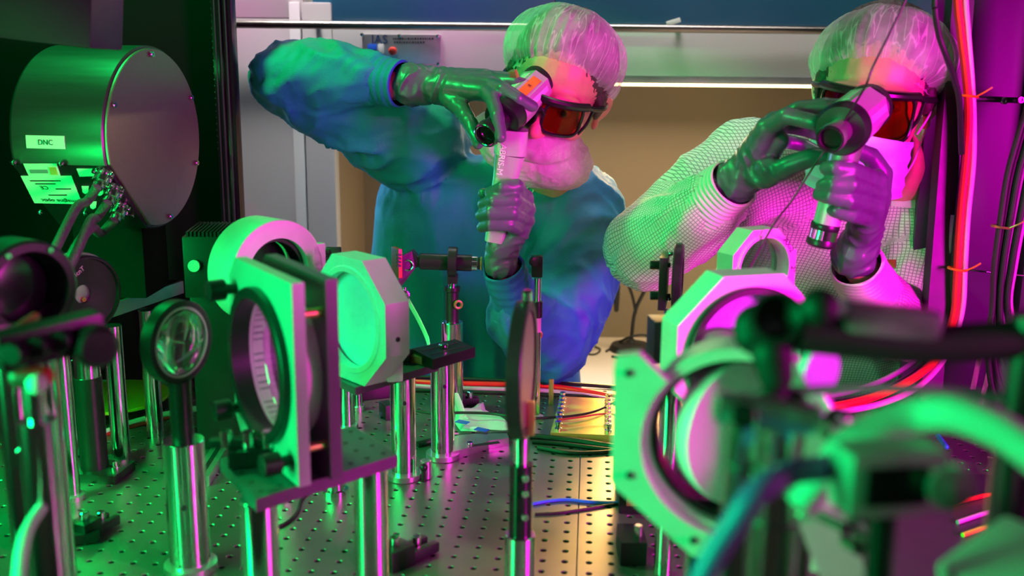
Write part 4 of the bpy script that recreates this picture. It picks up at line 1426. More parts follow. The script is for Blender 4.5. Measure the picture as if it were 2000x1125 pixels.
for q in ((168, 368), (196, 372), (183, 398), (205, 404)):
    patch([(q[0] - 7, q[1] - 7), (q[0] + 7, q[1] - 7), (q[0] + 6, q[1] + 5), (q[0], q[1] + 8), (q[0] - 5, q[1] + 5)], M['label'], 'socket_label', t)
ex = (cor[1] - cor[0]).normalized(); ey = nn.cross(ex)
if ey.z < 0: ey = -ey
Rt = Matrix((-ex, -ey, nn)).transposed()          # upside down, as the label is
text('imagine optic', .0105, TM(onp(118, 389, .0016), Rt), M['ink'], t)
text('CE', .0105, TM(onp(88, 363, .0016), Rt), M['ink'], t)
for k, (x0, yy, x1) in enumerate(((96, 378, 132), (110, 366, 140), (60, 350, 120), (70, 356, 110))):
    patch([(x0, yy - 1), (x1, yy - 1), (x1 + 1, yy + 1), (x0 + 1, yy + 1)], M['ink'], 'printed_line', t, .0013, .0003)
for q in ((29, 314), (121, 316), (81, 411), (168, 413), (259, 417)):
    s_ = MB(); hexscrew(s_, onp(*q), nn, .0042, .004); s_.build('screw', M['chrome'], t)
# name strip bent onto the cylinder
ang0 = None
mb = MB()
vs = []
for i in range(9):
    for sx in (-.112, -.055):
        # angle around the axis measured so that the strip sits just above the highlight
        a = -.06 + .13 * i / 8
        dirv = Vector((0, -1, 0)) * math.cos(a) + UPZ * math.sin(a)
        dirv = (dirv - ax * dirv.dot(ax)).normalized()
        for off in (.0003, .0010):
            vs.append(Cd + ax * sx + dirv * (Rr + off))
for i in range(8):
    b0 = i * 4
    mb.f += [(b0 + 1, b0 + 5, b0 + 7, b0 + 3), (b0, b0 + 2, b0 + 6, b0 + 4), (b0, b0 + 4, b0 + 5, b0 + 1), (b0 + 2, b0 + 3, b0 + 7, b0 + 6)]
mb.v = [tuple(p) for p in vs]
mb.build('name_strip', M['label'], t)
dirv = (Vector((0, -1, 0)) - ax * Vector((0, -1, 0)).dot(ax)).normalized()
text('DNC', .010, TM(Cd - ax * .083 + dirv * (Rr + .0014), Matrix((ax, -UPZ * -1, dirv)).transposed()), M['ink'], t)
# three sockets, each with a braided cable
ends = [(145, 478), (160, 470), (120, 462)]
for k, (q, w1, w2, w3, Y3) in enumerate((((205, 335), (190, 352), (150, 405), (112, 478), 1.20),
                                    ((225, 365), (208, 385), (178, 430), (150, 492), 1.22),
                                    ((238, 400), (215, 415), (180, 445), (150, 480), 1.24))):
    c = onp(*q)
    pl = MB()
    pl.lathe([(.013, 0), (.013, .003), (.009, .004), (.009, .010), (.0105, .011), (.0105, .018), (.0075, .019), (.0075, .026)], c, nn, 24)
    pg = pl.build('plug', M['chrome'], t)
    for j in range(5):
        a = 2 * PI * j / 5
        Rn = basis(nn)
        s_ = MB(); hexscrew(s_, c + Rn @ Vector((.0125 * math.cos(a), .0125 * math.sin(a), .002)), nn, .0028, .005); s_.build('locking_screw', M['chrome'], pg)
    MB().tube([c + nn * .024, onp(*w1) + nn * .035, P(*w2, 1.27), P(*w3, Y3), P(w3[0] - 30, w3[1] + 60, Y3 - .02)], .0062, 12, 8).build('cable', M['braid'], t)

# dark finned box
t = thing('finned_box', 'dark box with a finned top edge standing behind the left round mount', 'box', P(405, 590, 1.36))
a, b_ = P(348, 462, 1.34), P(462, 582, 1.34)
cx, cz = (a.x + b_.x) / 2, (a.z + b_.z) / 2
MB().box((cx, 1.39, cz), (b_.x - a.x, .10, a.z - b_.z), Rz(.12), .002).build('housing', M['black'], t)
f_ = MB()
for k in range(13):
    f_.box((a.x + .006 + k * (b_.x - a.x) / 14, 1.39, a.z + .003), (.0028, .10, .007), Rz(.12))
    
f_.build('fins', M['black'], t)
MB().box((cx, 1.39, (b_.z + ZT) / 2), (.07, .07, b_.z - ZT), Rz(.12), .002).build('stand', M['black'], t)
q = P(380, 519, 1.335)
MB().lathe([(.008, 0), (.008, .004), (.0, .005)], q, (0, -1, 0), 20).build('button', M['white'], t)

# green lime disc lying on low posts, second one behind it
def disc(px, py, rpx, z, label, rx=1.0):
    c = Z(px, py, z)
    r = rpx * (c - CAM).dot(FW) / F
    t = thing('yellow_disc', label, 'disc', (c.x, c.y, ZT), None)
    MB().lathe([(.001, 0), (r - .001, 0), (r, .001), (r, .004), (r - .001, .005), (.0, .005)], c - UPZ * .005, UPZ, 80).build('plate', M['lime'], t)
    for k in range(3):
        a = k * 2.1 + .5
        MB().cyl((c.x + r * .72 * math.cos(a), c.y + r * .72 * math.sin(a), ZT), (c.x + r * .72 * math.cos(a), c.y + r * .72 * math.sin(a), z - .004), .004, n=16).build('standoff', M['brass'], t)
    return t, c, r
t, c, r = disc(222, 772, 104, ZT + .030, 'lime yellow disc with a round printed mark, right of the dark post')
mk = MB(); mk.ring(c + Vector((.012, -.01, .0006)), UPZ, .012, .0105, .0005, 32, .0001)
mk.box(c + Vector((.012, -.01, .0006)), (.022, .0016, .0005), Rz(.5)); mk.box(c + Vector((.012, -.01, .0006)), (.022, .0016, .0005), Rz(1.9))
mk.build('printed_mark', M['ink'], t)
disc(85, 770, 55, ZT + .028, 'lime yellow disc partly hidden behind the left posts')

# upright dark post on a square foot
F3 = Z(187, 928, ZT)
t = thing('tall_post', 'tall dark post with a bright side on a square black foot screwed to the table', 'post', F3)
MB().box(F3 + Vector((.0, 0, .006)), (.085, .055, .012), Rz(-.12), .001).build('foot', M['black'], t)
MB().cyl(F3 + UPZ * .011, (F3.x, F3.y, P(187, 645, F3.y).z), .0165, n=48).build('post', M['chrome'], t)
MB().cyl(F3 + UPZ * .0115, (F3.x, F3.y, P(187, 735, F3.y).z), .0175, n=48).build('sleeve', M['black'], t)
for s_ in (-1, 1):
    h_ = MB(); h_.cyl(F3 + Vector((s_ * .030, -.006, .012)), F3 + Vector((s_ * .030, -.006, .016)), .0065, n=20); h_.cyl(F3 + Vector((s_ * .030, -.006, .016)), F3 + Vector((s_ * .030, -.006, .023)), .004, n=16)
    h_.build('screw', M['chrome'], t)

# iris ring in front of the shelf
def ring_mount(name, label, c, ax, ro, ri, w, rim=None, m='black', post_r=.0063, tocat='ring mount', zbase=ZT, holder=None):
    t = thing(name, label, tocat, (c.x, c.y, zbase))
    MB().ring(c, ax, ro, ri, w).build('ring', M[m], t)
    if post_r:
        bot = c.z - ro + .002
        post(t, c.x, c.y, zbase, bot, post_r, holder)
    return t
F3 = Z(187, 928, ZT)
c = P(166, 575, F3.y - .01)
ax = nrm(58)
ro = 77 * S(166, 575, F3.y - .01)
t = thing('iris_diaphragm', 'round black iris with printed scale and a small central hole', 'iris', (c.x, c.y, ZT))
MB().lathe([(ro - .004, -.022), (ro, -.020), (ro, .004), (ro - .002, .006), (ro - .004, .006), (ro - .005, .001), (.012, -.003), (.012, -.010)], c, ax, 72).build('housing', M['black'], t)
MB().lathe([(ro - .004, -.024), (ro + .0025, -.022), (ro + .0025, -.010), (ro - .001, -.008)], c, ax, 72).build('knurled_ring', M['brushed'], t)
MB().lathe([(.001, 0), (.0118, 0), (.0118, .001), (.0, .001)], c - ax * .010, ax, 32).build('aperture', M['ink'], t)
Rb = basis(ax)
text('– 1  IcnT', .0085, TM(c + Rb @ Vector((-.013, .027, .0008 + .0012)), Rb @ Rz(.55)), M['white'], t)
s_ = MB(); hexscrew(s_, c + Rb @ Vector((.002, -.008, -.009)), ax, .0035, .004); s_.build('screw', M['brass'], t)

# big black ring at the far left
c = P(58, 566, .88)
ax = nrm(56)
ro = 98 * S(58, 566, .88)
t = thing('ring_holder', 'large round black ring holder at the left edge, facing right', 'ring holder', (c.x, c.y, ZT))
MB().lathe([(ro - .003, -.035), (ro, -.033), (ro, .002), (ro - .003, .005), (ro - .010, .005), (ro - .012, 0), (ro - .012, -.030)], c, ax, 72, True).build('ring', M['black'], t)
MB().lathe([(.001, -.026), (ro - .0125, -.026), (ro - .0125, -.022), (ro - .02, -.020), (0, -.020)], c, ax, 64).build('backing', M['blackgloss'], t)
for an in (60, 120, 200):
    a = math.radians(an); Rb = basis(ax)
    s_ = MB(); hexscrew(s_, c + Rb @ Vector((math.cos(a) * (ro - .006), math.sin(a) * (ro - .006), .005)), ax, .003, .002); s_.build('screw', M['chrome'], t)
q = c + Vector((.0, .015, 0))
post(t, q.x, q.y, ZT, c.z - ro + .004, .0125)

# horizontal clamp bar on its post, close to the camera
Yb = .66
a, b_ = P(-10, 690, Yb - .02), P(195, 640, Yb + .03)
t = thing('clamp_bar', 'blurred black clamp bar with knobs reaching in from the left edge', 'clamp', Vector((P(60, 900, Yb).x, Yb, ZT)))
dd = (b_ - a).normalized()
MB().box((a + b_) / 2, ((b_ - a).length, .022, .026), basis(UPZ, dd.cross(UPZ)) if False else Rz(math.atan2(dd.y, dd.x)) @ Ry(-math.asin(dd.z)), .004).build('bar', M['black'], t)
for k in (.30, .52, .74):
    q = a.lerp(b_, k)
    MB().cyl(q + Vector((0, -.010, 0)), q + Vector((0, -.024, 0)), .0075, n=20, ch=.001).build('knob', M['black'], t)
MB().lathe([(.012, 0), (.015, .003), (.015, .016), (.012, .019)], b_ + Vector((-.002, -.012, -.008)), nrm(40), 28).build('end_knob', M['black'], t)
MB().cap(P(22, 650, Yb), P(68, 620, Yb + .03), .0035, .0035).build('red_tag', M['redbox'], t)
q = P(60, 690, Yb)
MB().cyl((q.x, Yb, ZT), (q.x, Yb, q.z), .0063, n=24).build('post', M['chrome'], t)
MB().cyl((q.x, Yb, ZT), (q.x, Yb, P(60, 820, Yb).z), .0125, n=32).build('post_holder', M['chrome'], t)
MB().cap(P(40, 735, Yb - .012), P(85, 735, Yb - .012), .008, .007).build('red_knob', M['redbox'], t)
MB().sphere(P(72, 750, Yb - .02), .007).build('white_knob', M['white'], t)
# dark and bright posts at the left edge
for (px, pt, Y, r, m_, lb) in ((12, 640, .80, .0125, 'chrome', 'bright post standing at the very left edge'), (70, 850, .74, .0115, 'black', 'dark post with a clamp screw near the left edge'),
                           (118, 690, 1.18, .010, 'chrome', 'bright short post behind the clamp bar'), (138, 700, 1.30, .010, 'chrome', 'bright post between the iris and the lime disc')):
    q = P(px, pt, Y)
    t = thing('table_post', lb, 'post', (q.x, Y, ZT))
    post(t, q.x, Y, ZT, q.z, r, m=m_)
    MB().lathe([(r + .005, 0), (r + .005, .006), (r, .007)], (q.x, Y, ZT), UPZ, 32).build('base', M['brushed'], t)
    if m_ == 'black':
        MB().cyl((q.x - .004, Y - .006, q.z - .012), (q.x - .004, Y - .022, q.z - .012), .007, n=20).build('screw', M['chrome'], t)
# white cable curving down at the left
single(MB().tube([P(60, 770, .70), P(82, 800, .70), P(100, 860, .69), P(98, 930, .68), P(92, 975, .66), P(62, 1020, .63), P(46, 1060, .60), P(38, 1125, .57), P(40, 1200, .53)], .0042, 12, 8),
       'cable', M['cable_white'], 'thick white cable curling down at the left edge', 'cable')
# red cable lying on the table
single(MB().tube([Z(-20, 872, ZT + .003), Z(80, 872, ZT + .003), Z(170, 858, ZT + .003), Z(250, 835, ZT + .003), Z(330, 816, ZT + .003)], .003, 10, 6),
       'cable', M['red'], 'red cable lying on the table below the lime disc', 'cable')
single(MB().tube([Z(200, 846, ZT + .005), Z(270, 822, ZT + .005), Z(340, 806, ZT + .005), Z(410, 795, ZT + .005), Z(470, 795, ZT + .005)], .005, 10, 6),
       'cable', M['cable_white'], 'pale hose on the table above the red cable', 'cable')

# lens on its own post
c = P(346, 667, 1.0)
ax = nrm(64)
ro = 82 * S(346, 667, 1.0)
bx_ = Z(358, 1118, ZT)
t = thing('lens_mount', 'round glass lens in a black ring on a thick chrome post at the lower left', 'lens', (c.x, c.y, ZT))
MB().ring(c, ax, ro, ro - .006, .016).build('ring', M['black'], t)
MB().ring(c + ax * .006, ax, ro - .0055, ro - .009, .003).build('retaining_ring', M['brushed'], t)
MB().lathe([(ro - .007, -.002), (ro - .012, -.006), (ro - .024, -.0085), (.001, -.010), (.001, .010), (ro - .024, .0085), (ro - .012, .006), (ro - .007, .002)][::-1], c, ax, 64).build('glass', M['glass'], t)
post(t, c.x, c.y, ZT, c.z - ro + .002, .0115, holder=(P(350, 858, 1.0).z, .0215), m='black')
MB().lathe([(.028, 0), (.028, .008), (.022, .010)], (c.x, c.y, ZT), UPZ, 48).build('base', M['brushed'], t)
q = Vector((c.x + .004, c.y - .0215, P(368, 992, .98).z))
MB().cyl(q, q + Vector((0, -.001, 0)), .0028, n=16).build('set_screw', M['ink'], t)

# black angle plate and silver rail
q = Z(300, 1000, ZT)
t = thing('angle_plate', 'small black upright plate with screws left of the thick chrome post', 'plate', q)
MB().box((q.x, q.y + .10, P(300, 885, q.y + .1).z / 2 + ZT / 2), (.03, .012, P(300, 885, q.y + .1).z - ZT), Rz(.1), .002).build('plate', M['black'], t)
for dz in (.015, .05):
    s_ = MB(); hexscrew(s_, (q.x - .004, q.y + .094, ZT + dz), (0, -1, 0), .004, .003); s_.build('screw', M['chrome'], t)
a, b_ = Z(402, 935, ZT), Z(478, 812, ZT)
dd = (b_ - a).normalized()
t = thing('slotted_rail', 'silver slotted rail lying on the table behind the square mount', 'rail', (a + b_) / 2)
Rr_ = Rz(math.atan2(dd.y, dd.x))
MB().box((a + b_) / 2 + UPZ * .007, ((b_ - a).length + .05, .022, .014), Rr_, .001).build('rail', M['brushed'], t)
MB().box((a + b_) / 2 + UPZ * .0143, ((b_ - a).length + .03, .006, .0008), Rr_).build('slot', M['ink'], t)
# white-green block
q = Z(470, 795, ZT)
single(MB().box(q + UPZ * .02, (.02, .02, .04), Rz(.1), .002), 'small_block', M['alu'], 'small pale block beside the square mount at the back', 'block')
# clamping forks lower left
def clampfork(px, py, ang, label, m='black', s=1.0):
    q = Z(px, py, ZT)
    t = thing('clamping_fork', label, 'clamp', q)
    R = Rz(ang)
    mb = MB()
    mb.box(q + R @ Vector((-.012 * s, 0, .012)), (.03 * s, .028 * s, .024), R, .002)
    mb.box(q + R @ Vector((.018 * s, .009 * s, .008)), (.036 * s, .008 * s, .012), R, .002)
    mb.box(q + R @ Vector((.018 * s, -.009 * s, .008)), (.036 * s, .008 * s, .012), R, .002)
    mb.build('fork', M[m], t)
    k = MB(); k.cyl(q + R @ Vector((-.012 * s, 0, .024)), q + R @ Vector((-.012 * s, 0, .034)), .0055, n=18, ch=.001); k.build('screw', M['chrome'], t)
    k = MB(); k.cyl(q + R @ Vector((.016 * s, 0, .010)), q + R @ Vector((.016 * s, 0, .024)), .005, n=18, ch=.001); k.build('screw', M['chrome'], t)
clampfork(112, 1060, .3, 'black clamping fork on the table at the lower left', s=1.3)
clampfork(182, 1045, 1.2, 'black clamping fork right beside the lower left one', s=.9)
clampfork(790, 1095, .8, 'black clamping fork below the square platform at the bottom', s=1.1)
clampfork(905, 792, .2, 'small black clamp behind the wrapper near the back of the table', s=.7)
# ------------------------------------------------------------------ centre
def squad(w_, h_):
    return [(-w_ / 2, -h_ / 2), (w_ / 2, -h_ / 2), (w_ / 2, h_ / 2), (-w_ / 2, h_ / 2)]
def octo(r, k=22.5):
    return [(r * math.cos(math.radians(k + 45 * i)), r * math.sin(math.radians(k + 45 * i))) for i in range(8)]
# platform
zp = P(600, 915, .85).z
t = thing('raised_platform', 'dark square platform on two thick chrome posts, carrying the square mount', 'platform', Vector((P(600, 900, .87).x, .87, ZT)))
pc = [Z(430, 895, zp), Z(500, 975, zp), Z(776, 888, zp), Z(690, 832, zp)]
mb = MB()
mb.v = [tuple(p) for p in pc] + [tuple(p - UPZ * .012) for p in pc]
mb.f = [(0, 1, 2, 3), (7, 6, 5, 4), (0, 4, 5, 1), (1, 5, 6, 2), (2, 6, 7, 3), (3, 7, 4, 0)]
mb.build('board', M['grayplate'], t, smooth=False)
hl = MB()
u_, v_ = pc[2] - pc[1], pc[3] - pc[2]
for i in range(8):
    for j in range(4):
        c = pc[1] + u_ * ((i + .5) / 8) + v_ * ((j + .5) / 4) + UPZ * .0002
        hl.lathe([(.0024, 0), (.0024, .0003)], c, UPZ, 12)
hl.build('tapped_holes', M['ink'], t)
for (px, py) in ((494, 962), (717, 880)):
    q = Z(px, py, zp)
    q = q + Vector((0, .016, 0))
    MB().cyl((q.x, q.y, ZT), (q.x, q.y, zp - .012), .0165, n=48, ch=.001).build('post', M['chrome'], t)

# big square mount: two plates, black ring, clear optic
Cm = P(522, 705, .875)
ax = nrm(-56)
Rb = basis(ax)
sd = Rb @ Vector((1, 0, 0))
W_, H_ = .162, P(520, 520, .875).z - zp - .002
Cm.z = zp + H_ / 2 + .001
t = thing('square_optic_mount', 'large square double-plate mount with a big round optic, nearest the centre left', 'mount', Vector((Cm.x, Cm.y, zp)))
oc = [(-W_ / 2, -H_ / 2 + .02), (-W_ / 2 + .02, -H_ / 2), (W_ / 2, -H_ / 2), (W_ / 2, H_ / 2), (-W_ / 2 + .02, H_ / 2), (-W_ / 2, H_ / 2 - .02)]
hr = .068
MB().plate(oc, .011, TM(Cm, Rb), hr).build('front_plate', M['midgrey'], t, ang=25)
MB().plate(oc, .011, TM(Cm - ax * .030, Rb), hr).build('rear_plate', M['grayplate'], t, ang=25)
MB().ring(Cm + ax * .004, ax, hr + .004, hr - .006, .018).build('retaining_ring', M['black'], t)
MB().ring(Cm - ax * .012, ax, hr - .0005, hr - .005, .028).build('cell', M['white'], t)
MB().lathe([(.001, -.006), (hr - .006, -.006), (hr - .005, -.005), (hr - .005, .005), (hr - .006, .006), (.001, .006)], Cm - ax * .014, ax, 72).build('optic', M['lens'], t)
for (u, v) in ((-.062, .060), (.065, -.070), (-.062, -.058)):
    c = Cm + Rb @ Vector((u, v, .006))
    mb = MB(); mb.cyl(c, c + ax * .010, .005, n=20); mb.lathe([(.009, .010), (.010, .011), (.010, .026), (.008, .027)], c, ax, 24)
    mb.build('adjuster', M['black'], t)
for (u, v) in ((-.03, -.075), (.03, -.075), (.055, .0)):
    s_ = MB(); hexscrew(s_, Cm + Rb @ Vector((u, v, .0055)), ax, .0035, .003); s_.build('screw', M['chrome'], t)
for v in (-.06, .06):
    MB().cyl(Cm + Rb @ Vector((.07, v, -.006)), Cm + Rb @ Vector((.07, v, -.026)), .004, n=14).build('spring_pin', M['brass'], t)

# small clamp with screws left on the platform
q = Z(495, 905, zp)
t = thing('clamp_block', 'small clamp with bright screws on the left corner of the square platform', 'clamp', q)
MB().box(q + UPZ * .010, (.045, .030, .016), Rz(.3), .002).build('block', M['black'], t)
MB().box(q + Vector((-.012, -.004, .022)), (.05, .010, .008), Rz(.1), .002).build('bar', M['black'], t)
for dx in (-.022, -.002, .016):
    k = MB(); k.cyl(q + Vector((dx, -.006, .018)), q + Vector((dx, -.006, .034)), .0055, n=18, ch=.001); k.build('screw', M['chrome'], t)

# round mount behind
c = P(546, 535, 1.22)
ax = nrm(48)
ro = 106 * S(546, 535, 1.22)
t = thing('round_mount', 'round pale ring mount with deep barrel behind the square mount', 'mount', Vector((c.x, c.y, ZT)))
MB().lathe([(ro * .66, -.055), (ro - .001, -.055), (ro, -.054), (ro, -.001), (ro - .001, 0), (ro * .66, 0)], c, ax, 80, True).build('barrel', M['alu'], t)
MB().ring(c - ax * .02, ax, ro * .665, ro * .58, .02).build('inner_ring', M['black'], t)
MB().lathe([(.001, 0), (ro * .60, 0), (ro * .60, .004), (0, .004)], c - ax * .045, ax, 48).build('optic', M['blackgloss'], t)
Rb = basis(ax)
MB().box(c + Rb @ Vector((ro * .92, ro * .05, -.006)), (.02, .055, .012), Rb, .002).build('side_lug', M['alu'], t)
post(t, c.x - .01, c.y + .01, ZT, c.z - ro + .003, .0165)
# row of small black adjusters behind it
q = P(640, 505, 1.45)
t = thing('adjuster_stack', 'small black adjuster screws between the round mount and frosted octagon', 'adjuster', (q.x, 1.45, ZT))
for k in range(3):
    b0 = P(606, 494 + k * 11, 1.44)
    mb = MB(); mb.cyl(b0, b0 + Vector((.028, .004, .001)), .0038, n=16, ch=.0006); mb.cyl(b0 + Vector((.006, 0, 0)), b0 + Vector((.016, 0, .0)), .0055, n=16, ch=.0006)
    mb.build('knob', M['black'], t)
b0 = P(652, 505, 1.45)
MB().box(b0, (.022, .012, .034), None, .002).build('block', M['black'], t)
MB().cyl((b0.x, b0.y, ZT), (b0.x, b0.y, b0.z - .015), .008, n=24).build('post', M['black'], t)

# frosted octagon mirror on a raised dark bar
zb = P(780, 722, 1.22).z
t = thing('raised_bar', 'dark stepped bar on two chrome posts, left of the eyepiece tube', 'bar', Vector((P(800, 740, 1.24).x, 1.24, ZT)))
pc = [Z(640, 752, zb), Z(700, 752, zb), Z(854, 709, zb), Z(815, 690, zb)]
pc = [Z(655, 738, zb), Z(694, 757, zb), Z(856, 710, zb), Z(800, 692, zb)]
mb = MB()
mb.v = [tuple(p) for p in pc] + [tuple(p - UPZ * .010) for p in pc]
mb.f = [(0, 1, 2, 3), (7, 6, 5, 4), (0, 4, 5, 1), (1, 5, 6, 2), (2, 6, 7, 3), (3, 7, 4, 0)]
mb.build('lower_plate', M['grayplate'], t, smooth=False)
zb2 = zb + .016
pc2 = [Z(804, 681, zb2), Z(845, 702, zb2), Z(928, 678, zb2), Z(889, 662, zb2)]
mb = MB()
mb.v = [tuple(p) for p in pc2] + [tuple(p - UPZ * .014) for p in pc2]
mb.f = [(0, 1, 2, 3), (7, 6, 5, 4), (0, 4, 5, 1), (1, 5, 6, 2), (2, 6, 7, 3), (3, 7, 4, 0)]
mb.build('upper_plate', M['black'], t, smooth=False)
sl = MB()
for k in (.3, .7):
    a, b_ = pc2[0].lerp(pc2[1], k), pc2[3].lerp(pc2[2], k)
    sl.box((a + b_) / 2 + UPZ * .0003, ((b_ - a).length * .8, .004, .0006), Rz(math.atan2((b_ - a).y, (b_ - a).x)))
sl.build('slots', M['ink'], t)
k = MB(); q = Z(866, 680, zb2); k.cyl(q, q + UPZ * .006, .006, n=20, ch=.001); k.build('screw', M['chrome'], t)
FA, FB = Z(789, 932, ZT), Z(865, 893, ZT)
for q, zz, nm in ((FA, zb - .010, 0), (FB, zb2 - .014, 1)):
    MB().cyl((q.x, q.y, ZT), (q.x, q.y, zz), .0168, n=56, ch=.001).build('post', M['chrome'], t)
    MB().lathe([(.0168, .008), (.024, .008), (.024, .001), (.023, 0)], (q.x, q.y, ZT), UPZ, 48).build('base', M['brushed'], t)
    MB().cyl((q.x + .004, q.y - .0166, ZT + .11), (q.x + .0042, q.y - .0176, ZT + .11), .0026, n=14).build('set_screw', M['ink'], t)
# small clamp lug on the first post's base
mb = MB(); mb.cyl(FA + Vector((.030, -.002, 0)), FA + Vector((.030, -.002, .026)), .0075, n=24, ch=.001); mb.build('clamp_lug', M['brushed'], t)
mb = MB(); mb.cyl(FA + Vector((.028, -.014, .0)), FA + Vector((.028, -.014, .018)), .003, n=14); mb.sphere(FA + Vector((.028, -.014, .02)), .0055); mb.build('thumb_screw', M['black'], t)
c = P(703, 622, 1.18)
ax = nrm(-47)
Rb = basis(ax)
ro = .083
t = thing('octagonal_mirror_mount', 'frosted cyan mirror in an octagonal mount on the dark stepped bar', 'mirror', Vector((c.x, c.y, zb)))
c.z = max(c.z, zb + ro * math.cos(PI / 8) + .001)
MB().plate(octo(ro), .034, TM(c, Rb), .066).build('frame', M['alu'], t, ang=20)
MB().ring(c + ax * .012, ax, .0665, .059, .012).build('retaining_ring', M['alu'], t)
MB().lathe([(.001, 0), (.0625, 0), (.0625, .010), (.0, .010)], c - ax * .008, ax, 72).build('mirror', M['frost'], t)
q = c + Rb @ Vector((ro * .93, -.012, -.0))
s_ = MB(); hexscrew(s_, q, Rb @ Vector((1, 0, 0)), .003, .001); s_.build('set_screw', M['ink'], t)
q = P(770, 722, 1.17)
MB().box((q.x, q.y, zb + .016), (.02, .016, .030), Rz(.3), .004).build('foot_clamp', M['alu'], t)
MB().box(c - ax * .024 + Vector((.004, .0, -.02)), (.012, .02, .09), Rz(.5), .001).build('back_bar', M['black'], t)
mb = MB(); mb.box(Z(817, 702, zb + .006), (.028, .009, .010), Rz(-.55), .001); 
single(mb, 'brass_connector', M['brass'], 'small brass connector lying on the dark stepped bar', 'connector')
q = Z(776, 708, zb)
t = thing('thumbwheel', 'small dark thumbwheel on the stepped bar beside the frosted mirror', 'adjuster', q)
MB().cyl(q + UPZ * .010, q + Vector((.018, -.004, .010)), .0095, n=24, ch=.001).build('knob', M['black'], t)
MB().cyl(q + Vector((-.012, .002, .010)), q + UPZ * .010, .005, n=20).build('shaft', M['chrome'], t)

# camera adapter tube on post C
FC = Z(884, 806, ZT)
Yt = FC.y
t = thing('eyepiece_tube', 'horizontal black tube assembly on a post in front of the blue gown', 'eyepiece', FC)
ca, cb = P(814, 510, Yt), P(952, 515, Yt)
dx = (cb - ca).normalized()
def seg(px0, px1, r, m_, nm):
    a, b_ = P(px0, 510 + (px0 - 814) * .036, Yt), P(px1, 510 + (px1 - 814) * .036, Yt)
    MB().lathe([(r - .0008, 0), (r, .0008), (r, (b_ - a).length - .0008), (r - .0008, (b_ - a).length)], a, b_ - a, 40).build(nm, m_, t)
seg(806, 822, .0095, M['black'], 'coupling')
seg(820, 922, .0128, M['black'], 'tube')
seg(921, 933, .0115, M['chrome'], 'silver_ring')
seg(932, 939, .0095, M['black'], 'tip')
seg(938, 942, .0110, M['brass'], 'brass_ring')
cr = P(884, 512, Yt)
MB().lathe([(.0125, -.007), (.023, -.007), (.024, -.006), (.024, .006), (.023, .007), (.0125, .007)], cr, dx, 40, True).build('clamp_ring', M['black'], t)
MB().box(cr + Vector((0, 0, -.026)), (.016, .02, .014), None, .002).build('clamp_foot', M['black'], t)
xC = FC.x
zc1, zc2, zc3 = P(884, 560, Yt).z, P(884, 628, Yt).z, cr.z - .030
MB().cyl((xC, Yt, zc1 - .01), (xC, Yt, zc3), .0063, n=28).build('post', M['chrome'], t)
MB().lathe([(.0105, 0), (.0105, zc1 - zc2 - .008), (.0125, zc1 - zc2 - .006), (.0125, zc1 - zc2)], (xC, Yt, zc2), UPZ, 32).build('collar', M['black'], t)
MB().torus((xC + .010, Yt - .012, zc1 - .026), (0.3, -1, 0), .0055, .0022, 20, 8).build('thumb_screw', M['brass'], t)
MB().cyl((xC, Yt, ZT), (xC, Yt, zc2), .0170, n=56, ch=.001).build('post_holder', M['chrome'], t)
# circuit board and bracket at the tube's left end
MB().box(P(775, 512, Yt - .01), (.006, .030, .045), Rz(.5), .0008).build('circuit_board', M['redbox'], t)
mb = MB()
for k in range(4):
    mb.box(P(779, 498 + k * 7, Yt - .03), (.006, .006, .003), Rz(.5))
mb.build('pin_header', M['ink'], t)
poly = [P(782, 500, Yt - .01), P(806, 488, Yt), P(816, 500, Yt), P(812, 522, Yt), P(786, 556, Yt - .01), P(780, 550, Yt - .01)]
mb = MB(); n = len(poly)
mb.v = [tuple(p + Vector((0, -.010, 0))) for p in poly] + [tuple(p + Vector((0, .012, 0))) for p in poly]
mb.f = [tuple(range(n)), tuple(range(2 * n - 1, n - 1, -1))] + [(i, i + n, (i + 1) % n + n, (i + 1) % n) for i in range(n)]
mb.build('bracket', M['black'], t, smooth=False)
MB().torus(P(797, 518, Yt - .014), (0, -1, 0), .008, .0016, 28, 8).build('bracket_ring', M['chrome'], t)
MB().lathe([(.006, 0), (.009, .002), (.009, .008), (.005, .010)], P(790, 575, Yt), (0, -1, 0), 24).build('screw_knob', M['chrome'], t)
MB().cyl(P(790, 560, Yt), P(789, 585, Yt), .005, n=16).build('screw_stem', M['chrome'], t)
single(MB().tube([P(784, 560, Yt + .012), P(800, 592, Yt + .012), P(818, 625, Yt), P(834, 660, Yt - .01), P(838, 678, Yt - .03)], .0075, 12, 8, .12),
       'ribbon_cable', M['cable_white'], 'white ribbon cable hanging from the circuit board to the stepped bar', 'cable')
single(MB().tube([Z(888, 768, ZT + .05), Z(897, 790, ZT + .03), Z(905, 815, ZT + .008), Z(912, 830, ZT + .002)], .007, 12, 8, .12),
       'ribbon_cable', M['cable_white'], 'short end of white ribbon cable touching the table beside the wrapper', 'cable')

